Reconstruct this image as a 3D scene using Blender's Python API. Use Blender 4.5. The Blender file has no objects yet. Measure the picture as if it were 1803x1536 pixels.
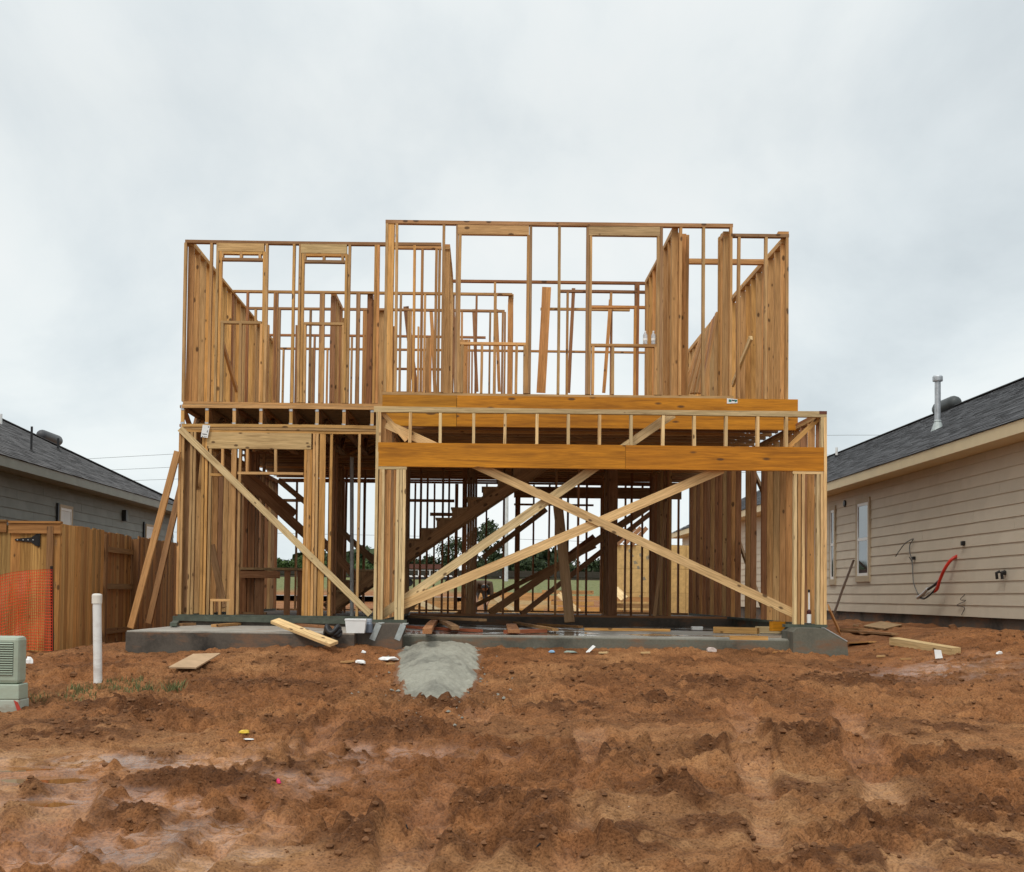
import bpy, bmesh, math, random
import numpy as np
from mathutils import Vector, Matrix
R = math.radians
random.seed(7)
rng = np.random.default_rng(11)
SC = bpy.context.scene
COL = SC.collection

# ------------------------------------------------------------------ camera
CZ = 0.375                       # eye height above the house floor (floor = 0)
F, PX, PY, PITCH, ROLL = 2200.0, 850.8, 975.0, 0.0333, 0.0115
W_, H_ = 1803.0, 1536.0
p_ = math.atan(PITCH)
fwd = Vector((0, math.cos(p_), math.sin(p_)))
r0 = Vector((1, 0, 0)); u0 = Vector((0, -math.sin(p_), math.cos(p_)))
right = r0*math.cos(ROLL) + u0*math.sin(ROLL)
up = u0*math.cos(ROLL) - r0*math.sin(ROLL)
CAM = Vector((0, 0, CZ))
cd = bpy.data.cameras.new('camera'); cam = bpy.data.objects.new('camera', cd); COL.objects.link(cam)
m = Matrix((right, up, -fwd)).transposed().to_4x4(); m.translation = CAM
cam.matrix_world = m
cd.sensor_fit = 'HORIZONTAL'; cd.sensor_width = 36; cd.lens = 36*F/W_
cd.shift_x = (W_/2-PX)/W_; cd.shift_y = (PY-H_/2)/W_
cd.clip_start = 0.1; cd.clip_end = 6000
SC.camera = cam

def ray(px, py):
    return fwd + right*((px-PX)/F) - up*((py-PY)/F)
def at(px, py, Y):
    d = ray(px, py); return CAM + d*(Y/d.y)
def atX(px, py, X):
    d = ray(px, py); return CAM + d*(X/d.x)
def atZ(px, py, Z):
    d = ray(px, py); return CAM + d*((Z-CZ)/d.z)
def proj(P):
    v = Vector(P)-CAM; k = v.dot(fwd)
    return PX + F*v.dot(right)/k, PY - F*v.dot(up)/k
def Xp(px, Y, Z):
    py = 1048-(Z-CZ)*F/Y
    for _ in range(3):
        P = at(px, py, Y); py -= (Z-P.z)*F/Y
    return P.x
def Zp(px, py, Y): return at(px, py, Y).z

# ------------------------------------------------------------------ world, sun, exposure
SC.view_settings.view_transform = 'Standard'; SC.view_settings.look = 'None'
SC.view_settings.exposure = 0.0; SC.view_settings.gamma = 1.0
SC.view_settings.use_curve_mapping = False
SUN_EL, SUN_AZ = 52.0, 205.0     # azimuth clockwise from +Y: behind the photographer, a little to the left
wd = bpy.data.worlds.new('World'); SC.world = wd; wd.use_nodes = True
nt = wd.node_tree; nt.nodes.clear()
def N(t, ty, **kw):
    n = t.nodes.new(ty)
    for k, v in kw.items():
        if k in ('inp',):
            for a, b in v.items(): n.inputs[a].default_value = b
        else: setattr(n, k, v)
    return n
def L(t, a, b): t.links.new(a, b)
def ramp(t, stops, interp='LINEAR'):
    n = t.nodes.new('ShaderNodeValToRGB'); cr = n.color_ramp; cr.interpolation = interp
    while len(cr.elements) < len(stops): cr.elements.new(0.5)
    for e, (p, c) in zip(cr.elements, stops):
        e.position = p; e.color = (*c, 1) if len(c) == 3 else c
    return n
tc = N(nt, 'ShaderNodeTexCoord')
sky = N(nt, 'ShaderNodeTexSky', sky_type='NISHITA', sun_disc=False, sun_elevation=R(SUN_EL), sun_rotation=R(SUN_AZ), dust_density=3.0, altitude=50)
sep = N(nt, 'ShaderNodeSeparateXYZ'); L(nt, tc.outputs['Generated'], sep.inputs[0])
den = N(nt, 'ShaderNodeMath', operation='ADD', inp={1: 0.26}); L(nt, sep.outputs['Z'], den.inputs[0])
dmx = N(nt, 'ShaderNodeMath', operation='MAXIMUM', inp={1: 0.12}); L(nt, den.outputs[0], dmx.inputs[0])
dx = N(nt, 'ShaderNodeMath', operation='DIVIDE'); L(nt, sep.outputs['X'], dx.inputs[0]); L(nt, dmx.outputs[0], dx.inputs[1])
dy = N(nt, 'ShaderNodeMath', operation='DIVIDE'); L(nt, sep.outputs['Y'], dy.inputs[0]); L(nt, dmx.outputs[0], dy.inputs[1])
cmb = N(nt, 'ShaderNodeCombineXYZ'); L(nt, dx.outputs[0], cmb.inputs[0]); L(nt, dy.outputs[0], cmb.inputs[1])
n1 = N(nt, 'ShaderNodeTexNoise', inp={'Scale': 1.15, 'Detail': 8.0, 'Roughness': 0.56, 'Distortion': 0.3})
mp = N(nt, 'ShaderNodeMapping'); mp.inputs['Location'].default_value = (15.3, 1.1, 0); mp.inputs['Scale'].default_value = (1.0, 0.55, 1)
L(nt, cmb.outputs[0], mp.inputs[0]); L(nt, mp.outputs[0], n1.inputs['Vector'])
cr1 = ramp(nt, [(0.35, (6.3, 6.9, 7.2)), (0.45, (7.4, 7.98, 8.2)), (0.54, (8.4, 8.85, 8.9)), (0.65, (9.0, 9.25, 9.2))])
L(nt, n1.outputs['Fac'], cr1.inputs[0])
# an overcast dome: a little bluer and clearer towards the horizon, brighter towards the zenith
el = ramp(nt, [(0.0, (1.10, 1.12, 1.12)), (0.16, (1.06, 1.07, 1.07)), (0.36, (1.0, 1.0, 1.0)), (0.5, (1.07, 1.07, 1.07)), (1.0, (1.75, 1.75, 1.75))])
L(nt, sep.outputs['Z'], el.inputs[0])
mul = N(nt, 'ShaderNodeMix', data_type='RGBA', blend_type='MULTIPLY', inp={0: 1.0})
L(nt, cr1.outputs[0], mul.inputs[6]); L(nt, el.outputs[0], mul.inputs[7])
mix = N(nt, 'ShaderNodeMix', data_type='RGBA', inp={0: 0.93})
L(nt, sky.outputs[0], mix.inputs[6]); L(nt, mul.outputs[2], mix.inputs[7])
bg = N(nt, 'ShaderNodeBackground', inp={'Strength': 0.1}); L(nt, mix.outputs[2], bg.inputs[0])
wo = N(nt, 'ShaderNodeOutputWorld'); L(nt, bg.outputs[0], wo.inputs[0])

sl = bpy.data.lights.new('sun', 'SUN'); sl.energy = 1.5; sl.angle = R(18); sl.color = (1.0, 0.95, 0.87)
so = bpy.data.objects.new('sun', sl); COL.objects.link(so)
a_, e_ = R(SUN_AZ), R(SUN_EL)
sdir = Vector((math.sin(a_)*math.cos(e_), math.cos(a_)*math.cos(e_), math.sin(e_)))
so.rotation_euler = sdir.to_track_quat('Z', 'Y').to_euler(); so.location = (-5, -10, 20)

# ------------------------------------------------------------------ materials
def newmat(name):
    mt = bpy.data.materials.new(name); mt.use_nodes = True
    t = mt.node_tree; b = t.nodes['Principled BSDF']; return mt, t, b
def setp(b, **kw):
    for k, v in kw.items(): b.inputs[k].default_value = v
def plain(name, c, rough=0.6, metal=0.0, var=0.10, scale=6.0, bump=0.0, spec=0.4, rnd=0.0):
    mt, t, b = newmat(name)
    o = N(t, 'ShaderNodeTexCoord'); n = N(t, 'ShaderNodeTexNoise', inp={'Scale': scale, 'Detail': 6.0, 'Roughness': 0.6})
    L(t, o.outputs['Object'], n.inputs['Vector'])
    c2 = tuple(max(0, x*(1-var*2)) for x in c); c3 = tuple(min(1, x*(1+var)) for x in c)
    r = ramp(t, [(0.3, c2), (0.7, c3)]); L(t, n.outputs['Fac'], r.inputs[0]); out = r.outputs[0]
    if rnd:
        oi = N(t, 'ShaderNodeObjectInfo'); mr = N(t, 'ShaderNodeMapRange', inp={3: 1-rnd, 4: 1+rnd}); L(t, oi.outputs['Random'], mr.inputs[0])
        mx = N(t, 'ShaderNodeMix', data_type='RGBA', blend_type='MULTIPLY', inp={0: 1.0}); L(t, out, mx.inputs[6])
        cb = N(t, 'ShaderNodeCombineColor'); [L(t, mr.outputs[0], cb.inputs[i]) for i in range(3)]; L(t, cb.outputs[0], mx.inputs[7]); out = mx.outputs[2]
    L(t, out, b.inputs['Base Color'])
    setp(b, Roughness=rough, Metallic=metal); b.inputs['Specular IOR Level'].default_value = spec
    if bump:
        n2 = N(t, 'ShaderNodeTexNoise', inp={'Scale': scale*8, 'Detail': 4.0}); L(t, o.outputs['Object'], n2.inputs['Vector'])
        bp = N(t, 'ShaderNodeBump', inp={'Strength': bump, 'Distance': 0.01}); L(t, n2.outputs['Fac'], bp.inputs['Height']); L(t, bp.outputs[0], b.inputs['Normal'])
    return mt

def wood(name, sat=1.0, knots=True, ks=(9.5, 9.5, 5.2), kg=0.42, grain=(22, 22, 1.3), contrast=0.5, rough=0.75, broad=(5, 5, 0.7)):
    """lumber: grain along local Z, tint from the object's colour, every board its own offset"""
    mt, t, b = newmat(name)
    tc = N(t, 'ShaderNodeTexCoord'); oi = N(t, 'ShaderNodeObjectInfo')
    off = N(t, 'ShaderNodeVectorMath', operation='SCALE'); off.inputs[0].default_value = (17.3, 31.7, 53.1); L(t, oi.outputs['Random'], off.inputs['Scale'])
    add = N(t, 'ShaderNodeVectorMath', operation='ADD'); L(t, tc.outputs['Object'], add.inputs[0]); L(t, off.outputs[0], add.inputs[1])
    def ns(sc, detail, dist=0.0):
        mpn = N(t, 'ShaderNodeMapping'); mpn.inputs['Scale'].default_value = sc; L(t, add.outputs[0], mpn.inputs[0])
        n = N(t, 'ShaderNodeTexNoise', inp={'Scale': 1.0, 'Detail': detail, 'Roughness': 0.6, 'Distortion': dist}); L(t, mpn.outputs[0], n.inputs['Vector']); return n
    g = ns(grain, 5.0, 1.2); f2 = ns((90, 90, 5), 2.0); bl = ns(broad, 3.0, 0.4)
    lo, hi = 1-contrast*0.62, 1+contrast*0.42
    r1 = ramp(t, [(0.30, (lo, lo*0.93, lo*0.84)), (0.5, (1, 0.99, 0.97)), (0.72, (hi, hi*1.01, hi*1.04))]); L(t, g.outputs['Fac'], r1.inputs[0])
    r2 = ramp(t, [(0.35, (0.84, 0.83, 0.80)), (0.65, (1.08, 1.07, 1.07))]); L(t, f2.outputs['Fac'], r2.inputs[0])
    r3 = ramp(t, [(0.32, (0.80, 0.76, 0.74)), (0.52, (1, 1, 1)), (0.70, (1.06, 1.03, 0.97))]); L(t, bl.outputs['Fac'], r3.inputs[0])
    def mulc(a, c):
        x = N(t, 'ShaderNodeMix', data_type='RGBA', blend_type='MULTIPLY', inp={0: 1.0}); L(t, a, x.inputs[6]); L(t, c, x.inputs[7]); return x.outputs[2]
    c = mulc(mulc(mulc(oi.outputs['Color'], r1.outputs[0]), r2.outputs[0]), r3.outputs[0])
    if knots:
        mk = N(t, 'ShaderNodeMapping'); mk.inputs['Scale'].default_value = ks; L(t, add.outputs[0], mk.inputs[0])
        v = N(t, 'ShaderNodeTexVoronoi', inp={'Scale': 1.0, 'Randomness': 1.0}); L(t, mk.outputs[0], v.inputs['Vector'])
        sc = N(t, 'ShaderNodeSeparateColor'); L(t, v.outputs['Color'], sc.inputs[0])
        th = N(t, 'ShaderNodeMapRange', inp={1: 0.40, 2: 1.0, 3: 0.02, 4: 0.25}); L(t, sc.outputs[0], th.inputs[0])
        df = N(t, 'ShaderNodeMath', operation='SUBTRACT'); L(t, v.outputs['Distance'], df.inputs[0]); L(t, th.outputs[0], df.inputs[1])
        km = N(t, 'ShaderNodeMapRange', inp={1: -0.05, 2: 0.035, 3: 0.85, 4: 0.0}); L(t, df.outputs[0], km.inputs[0])
        gt = N(t, 'ShaderNodeMath', operation='GREATER_THAN', inp={1: kg}); L(t, sc.outputs[0], gt.inputs[0])
        kf = N(t, 'ShaderNodeMath', operation='MULTIPLY'); L(t, km.outputs[0], kf.inputs[0]); L(t, gt.outputs[0], kf.inputs[1])
        kx = N(t, 'ShaderNodeMix', data_type='RGBA'); L(t, kf.outputs[0], kx.inputs[0]); L(t, c, kx.inputs[6]); kx.inputs[7].default_value = (0.075, 0.035, 0.014, 1)
        c = kx.outputs[2]
    L(t, c, b.inputs['Base Color']); setp(b, Roughness=rough); b.inputs['Specular IOR Level'].default_value = 0.25
    bp = N(t, 'ShaderNodeBump', inp={'Strength': 0.35, 'Distance': 0.004}); L(t, g.outputs['Fac'], bp.inputs['Height']); L(t, bp.outputs[0], b.inputs['Normal'])
    return mt

WOOD = wood('lumber', contrast=0.50, grain=(34, 34, 1.5))
LVL = wood('laminated_beam', ks=(9, 9, 3.2), kg=0.80, contrast=0.6, grain=(5.0, 11.0, 0.8), broad=(1.2, 3.0, 0.45), rough=0.5)
CEDAR = wood('fence_cedar', contrast=0.6, grain=(30, 30, 0.9), broad=(8, 8, 0.5))
OSB = plain('strand_board', (0.36, 0.23, 0.11), 0.8, var=0.22, scale=9, rnd=0.08)
OSBL = plain('pale_strand_board', (0.62, 0.42, 0.17), 0.8, var=0.12, scale=7, rnd=0.06)
TREATED = plain('treated_green_lumber', (0.088, 0.10, 0.074), 0.7, var=0.2, scale=7)
STEEL = plain('galvanised_steel', (0.52, 0.54, 0.56), 0.42, 0.75, 0.12, 14)
DULLSTEEL = plain('dull_strap_steel', (0.42, 0.46, 0.45), 0.55, 0.3, 0.12, 14)
PVC = plain('white_plastic_pipe', (0.78, 0.77, 0.74), 0.38, var=0.05, scale=4)
WHITE = plain('white_plastic', (0.80, 0.80, 0.78), 0.45, var=0.04)
BLACK = plain('black_plastic', (0.018, 0.018, 0.02), 0.45, var=0.1)
DARKIRON = plain('black_iron', (0.02, 0.018, 0.017), 0.5, 0.4)
REDP = plain('red_cable_jacket', (0.55, 0.035, 0.02), 0.4)
GREYP = plain('grey_conduit', (0.07, 0.075, 0.075), 0.5)
BARE = plain('bare_wire', (0.62, 0.62, 0.62), 0.4, 0.5)
PADGREEN = plain('pale_green_enamel', (0.36, 0.42, 0.33), 0.45, var=0.06, scale=3)
PADDARK = plain('dark_green_louvre', (0.10, 0.12, 0.09), 0.6)
PADBASE = plain('grey_green_base', (0.40, 0.43, 0.36), 0.7, var=0.1, scale=5)
ORANGE = plain('orange_netting', (0.78, 0.085, 0.02), 0.45, var=0.08)
PINK = plain('pink_flag', (0.75, 0.03, 0.16), 0.5)
YELLOW = plain('yellow_plastic', (0.75, 0.52, 0.06), 0.5)
BLUEF = plain('blue_foam', (0.18, 0.38, 0.44), 0.6, var=0.08)
PAPER = plain('white_paper', (0.78, 0.78, 0.76), 0.8, var=0.05)
INK = plain('black_ink', (0.03, 0.03, 0.035), 0.7)
TEAL = plain('teal_print', (0.02, 0.17, 0.13), 0.5)
GREYSID = plain('grey_green_siding', (0.215, 0.237, 0.22), 0.7, var=0.10, scale=1.6, rnd=0.05)
GREYTRIM = plain('grey_green_trim', (0.27, 0.28, 0.24), 0.65, var=0.07, scale=2)
BEIGESID = plain('beige_siding', (0.60, 0.525, 0.41), 0.7, var=0.05, scale=1.4, rnd=0.035)
BEIGETRIM = plain('beige_trim', (0.70, 0.575, 0.36), 0.65, var=0.04, scale=2)
BEIGEFRAME = plain('tan_window_trim', (0.46, 0.37, 0.25), 0.65, var=0.05, scale=2)
VINYL = plain('white_vinyl', (0.78, 0.77, 0.74), 0.4, var=0.03)
GLASS = plain('window_glass', (0.02, 0.025, 0.03), 0.04, var=0.05, spec=1.0)
GLASS.node_tree.nodes['Principled BSDF'].inputs['IOR'].default_value = 2.2
BLIND = plain('white_window_blind', (0.74, 0.76, 0.74), 0.7, var=0.03)
CLEARB = plain('clear_bottle', (0.78, 0.80, 0.82), 0.12, var=0.04)
CLEARB.node_tree.nodes['Principled BSDF'].inputs['Transmission Weight'].default_value = 0.55

def concrete(name, c, wet=0.0, stain=0.25):
    mt, t, b = newmat(name)
    tc = N(t, 'ShaderNodeTexCoord')
    n = N(t, 'ShaderNodeTexNoise', inp={'Scale': 1.4, 'Detail': 8.0, 'Roughness': 0.65}); L(t, tc.outputs['Object'], n.inputs['Vector'])
    n2 = N(t, 'ShaderNodeTexNoise', inp={'Scale': 38.0, 'Detail': 4.0}); L(t, tc.outputs['Object'], n2.inputs['Vector'])
    r = ramp(t, [(0.32, tuple(x*(1-stain*1.6) for x in c)), (0.5, c), (0.7, tuple(x*(1+stain*0.5) for x in c))]); L(t, n.outputs['Fac'], r.inputs[0])
    r2 = ramp(t, [(0.3, (0.86,)*3), (0.7, (1.08,)*3)]); L(t, n2.outputs['Fac'], r2.inputs[0])
    mx = N(t, 'ShaderNodeMix', data_type='RGBA', blend_type='MULTIPLY', inp={0: 1.0}); L(t, r.outputs[0], mx.inputs[6]); L(t, r2.outputs[0], mx.inputs[7])
    L(t, mx.outputs[2], b.inputs['Base Color'])
    if wet:
        rr = ramp(t, [(0.47, (0.04,)*3), (0.60, (0.5,)*3)]); n3 = N(t, 'ShaderNodeTexNoise', inp={'Scale': 0.9, 'Detail': 4.0}); L(t, tc.outputs['Object'], n3.inputs['Vector'])
        L(t, n3.outputs['Fac'], rr.inputs[0]); L(t, rr.outputs[0], b.inputs['Roughness'])
    else: setp(b, Roughness=0.85)
    bp = N(t, 'ShaderNodeBump', inp={'Strength': 0.15 if wet else 0.4, 'Distance': 0.004}); L(t, n2.outputs['Fac'], bp.inputs['Height']); L(t, bp.outputs[0], b.inputs['Normal'])
    return mt
def mud_splash(mt, amt):
    t = mt.node_tree; b = t.nodes['Principled BSDF']; src = b.inputs['Base Color'].links[0].from_socket
    tc = N(t, 'ShaderNodeTexCoord'); mpn = N(t, 'ShaderNodeMapping'); mpn.inputs['Scale'].default_value = (1.6, 1.6, 5.0); L(t, tc.outputs['Object'], mpn.inputs[0])
    n = N(t, 'ShaderNodeTexNoise', inp={'Scale': 1.0, 'Detail': 8.0, 'Roughness': 0.7}); L(t, mpn.outputs[0], n.inputs['Vector'])
    r = N(t, 'ShaderNodeMapRange', inp={1: 0.50, 2: 0.66, 3: 0.0, 4: amt}); L(t, n.outputs['Fac'], r.inputs[0])
    x = N(t, 'ShaderNodeMix', data_type='RGBA'); L(t, r.outputs[0], x.inputs[0]); L(t, src, x.inputs[6]); x.inputs[7].default_value = (0.20, 0.10, 0.05, 1); L(t, x.outputs[2], b.inputs['Base Color'])
SLABTOP = concrete('porch_concrete', (0.36, 0.33, 0.28))
WETFLOOR = concrete('wet_garage_concrete', (0.30, 0.28, 0.24), wet=1)
STEM = concrete('damp_grey_concrete', (0.125, 0.12, 0.092), stain=0.4)
DARKCONC = concrete('muddy_slab_side', (0.090, 0.074, 0.058), stain=0.5)
SPILL = concrete('spilled_concrete', (0.27, 0.26, 0.21), stain=0.35)
def spill_edge():
    t = SPILL.node_tree; b = t.nodes['Principled BSDF']; src = b.inputs['Base Color'].links[0].from_socket
    a = N(t, 'ShaderNodeAttribute', attribute_name='dirt'); tc = N(t, 'ShaderNodeTexCoord'); n = N(t, 'ShaderNodeTexNoise', inp={'Scale': 22.0, 'Detail': 5.0}); L(t, tc.outputs['Object'], n.inputs['Vector'])
    ad = N(t, 'ShaderNodeMath', operation='ADD'); L(t, a.outputs['Fac'], ad.inputs[0]); L(t, n.outputs['Fac'], ad.inputs[1])
    r = N(t, 'ShaderNodeMapRange', inp={1: 0.95, 2: 1.15, 3: 0.0, 4: 1.0}); L(t, ad.outputs[0], r.inputs[0])
    x = N(t, 'ShaderNodeMix', data_type='RGBA'); L(t, r.outputs[0], x.inputs[0]); L(t, src, x.inputs[6]); x.inputs[7].default_value = (0.185, 0.080, 0.032, 1); L(t, x.outputs[2], b.inputs['Base Color'])
spill_edge()

for m_, a_ in ((SLABTOP, .75), (STEM, .9), (DARKCONC, .9), (PADBASE, .7), (PADGREEN, .25), (PVC, .35)): mud_splash(m_, a_)
def shingle_mat(name, c):
    mt, t, b = newmat(name)
    ge = N(t, 'ShaderNodeNewGeometry'); tc = N(t, 'ShaderNodeTexCoord')
    n = N(t, 'ShaderNodeTexNoise', inp={'Scale': 60.0, 'Detail': 3.0}); L(t, tc.outputs['Object'], n.inputs['Vector'])
    r = ramp(t, [(0.0, tuple(x*0.62 for x in c)), (0.5, c), (1.0, tuple(x*1.45 for x in c))]); L(t, ge.outputs['Random Per Island'], r.inputs[0])
    r2 = ramp(t, [(0.3, (0.7,)*3), (0.7, (1.25,)*3)]); L(t, n.outputs['Fac'], r2.inputs[0])
    mx = N(t, 'ShaderNodeMix', data_type='RGBA', blend_type='MULTIPLY', inp={0: 1.0}); L(t, r.outputs[0], mx.inputs[6]); L(t, r2.outputs[0], mx.inputs[7])
    L(t, mx.outputs[2], b.inputs['Base Color']); setp(b, Roughness=0.9); b.inputs['Specular IOR Level'].default_value = 0.2
    return mt
SHING_G = shingle_mat('charcoal_shingles', (0.078, 0.078, 0.082))
SHING_L = shingle_mat('brown_grey_shingles', (0.092, 0.088, 0.088))

def mud_mat():
    mt, t, b = newmat('wet_brown_mud')
    tc = N(t, 'ShaderNodeTexCoord')
    at_c = N(t, 'ShaderNodeAttribute', attribute_name='clod'); at_w = N(t, 'ShaderNodeAttribute', attribute_name='wet'); at_g = N(t, 'ShaderNodeAttribute', attribute_name='turf')
    def ns(s, d, st=(1, 1, 1)):
        mpn = N(t, 'ShaderNodeMapping'); mpn.inputs['Scale'].default_value = st; L(t, tc.outputs['Object'], mpn.inputs[0])
        n = N(t, 'ShaderNodeTexNoise', inp={'Scale': s, 'Detail': d, 'Roughness': 0.62}); L(t, mpn.outputs[0], n.inputs['Vector']); return n
    a = ns(0.55, 6); bn = ns(5.0, 8); cn = ns(55.0, 6)
    # smooth pale silt <-> dark crumbly clods
    r = ramp(t, [(0.32, (0.215, 0.083, 0.028)), (0.48, (0.315, 0.133, 0.050)), (0.66, (0.385, 0.185, 0.076))]); L(t, a.outputs['Fac'], r.inputs[0])
    cd_ = N(t, 'ShaderNodeMix', data_type='RGBA'); L(t, at_c.outputs['Fac'], cd_.inputs[0]); L(t, r.outputs[0], cd_.inputs[6]); cd_.inputs[7].default_value = (0.135, 0.054, 0.020, 1)
    at_s = N(t, 'ShaderNodeAttribute', attribute_name='silt'); si = N(t, 'ShaderNodeMix', data_type='RGBA'); L(t, at_s.outputs['Fac'], si.inputs[0]); L(t, cd_.outputs[2], si.inputs[6]); si.inputs[7].default_value = (0.41, 0.222, 0.10, 1); cd_ = si
    r2 = ramp(t, [(0.30, (0.66, 0.62, 0.58)), (0.5, (1, 1, 1)), (0.72, (1.22, 1.22, 1.2))]); L(t, bn.outputs['Fac'], r2.inputs[0])
    r3 = ramp(t, [(0.34, (0.50, 0.47, 0.44)), (0.52, (1.0, 1.0, 1.0)), (0.70, (1.25, 1.25, 1.25))]); L(t, cn.outputs['Fac'], r3.inputs[0])  # crevice shade put into the colour: low spots of the fine bump darkened
    m1 = N(t, 'ShaderNodeMix', data_type='RGBA', blend_type='MULTIPLY', inp={0: 1.0}); L(t, cd_.outputs[2], m1.inputs[6]); L(t, r2.outputs[0], m1.inputs[7])
    m2 = N(t, 'ShaderNodeMix', data_type='RGBA', blend_type='MULTIPLY', inp={0: 1.0}); L(t, m1.outputs[2], m2.inputs[6]); L(t, r3.outputs[0], m2.inputs[7])
    gr = N(t, 'ShaderNodeMix', data_type='RGBA'); L(t, at_g.outputs['Fac'], gr.inputs[0]); L(t, m2.outputs[2], gr.inputs[6])
    gc = ramp(t, [(0.35, (0.10, 0.12, 0.038)), (0.65, (0.23, 0.225, 0.095))]); L(t, bn.outputs['Fac'], gc.inputs[0]); L(t, gc.outputs[0], gr.inputs[7])
    L(t, gr.outputs[2], b.inputs['Base Color'])
    ro = N(t, 'ShaderNodeMapRange', inp={1: 0.0, 2: 1.0, 3: 0.82, 4: 0.10}); L(t, at_w.outputs['Fac'], ro.inputs[0]); L(t, ro.outputs[0], b.inputs['Roughness'])
    sp = N(t, 'ShaderNodeMapRange', inp={1: 0.0, 2: 0.8, 3: 0.16, 4: 0.55}); L(t, at_w.outputs['Fac'], sp.inputs[0]); L(t, sp.outputs[0], b.inputs['Specular IOR Level'])
    ad = N(t, 'ShaderNodeMath', operation='ADD'); L(t, bn.outputs['Fac'], ad.inputs[0]); L(t, cn.outputs['Fac'], ad.inputs[1])
    bp = N(t, 'ShaderNodeBump', inp={'Strength': 1.0, 'Distance': 0.028}); bs = N(t, 'ShaderNodeMapRange', inp={1: 0.0, 2: 0.9, 3: 1.0, 4: 0.12}); L(t, at_w.outputs['Fac'], bs.inputs[0]); L(t, bs.outputs[0], bp.inputs['Strength']); L(t, ad.outputs[0], bp.inputs['Height']); L(t, bp.outputs[0], b.inputs['Normal'])
    return mt
MUD = mud_mat()
CLOD = plain('crumbly_clod', (0.19, 0.088, 0.039), 0.92, var=0.3, scale=9, bump=0.4, spec=0.2)
def water_mat():
    mt, t, b = newmat('muddy_water'); setp(b, Roughness=0.03); b.inputs['Base Color'].default_value = (0.23, 0.10, 0.032, 1)
    return mt
WATER = water_mat()
def leaf_mat(name, a, c):
    mt, t, b = newmat(name); ge = N(t, 'ShaderNodeNewGeometry'); r = ramp(t, [(0, a), (1, c)]); L(t, ge.outputs['Random Per Island'], r.inputs[0]); L(t, r.outputs[0], b.inputs['Base Color'])
    setp(b, Roughness=0.7); b.inputs['Specular IOR Level'].default_value = 0.2; return mt
LEAFD = leaf_mat('dark_leaves', (0.018, 0.030, 0.013), (0.055, 0.075, 0.032))
LEAFM = leaf_mat('green_leaves', (0.03, 0.06, 0.016), (0.085, 0.125, 0.04))
GRASSB = leaf_mat('grass_blades', (0.075, 0.09, 0.03), (0.20, 0.20, 0.085))
BARK = plain('bark', (0.09, 0.065, 0.045), 0.9)
SKIN = plain('skin', (0.42, 0.25, 0.17), 0.6)
SHIRT = plain('brown_shirt', (0.075, 0.045, 0.025), 0.85)
JEANS = plain('grey_jeans', (0.13, 0.14, 0.15), 0.85)
LEATHER = plain('black_leather', (0.012, 0.012, 0.014), 0.6)
FARRED = plain('rust_red_paint', (0.10, 0.035, 0.022), 0.7)
ASPH = concrete('pale_road_concrete', (0.42, 0.40, 0.37))

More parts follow.
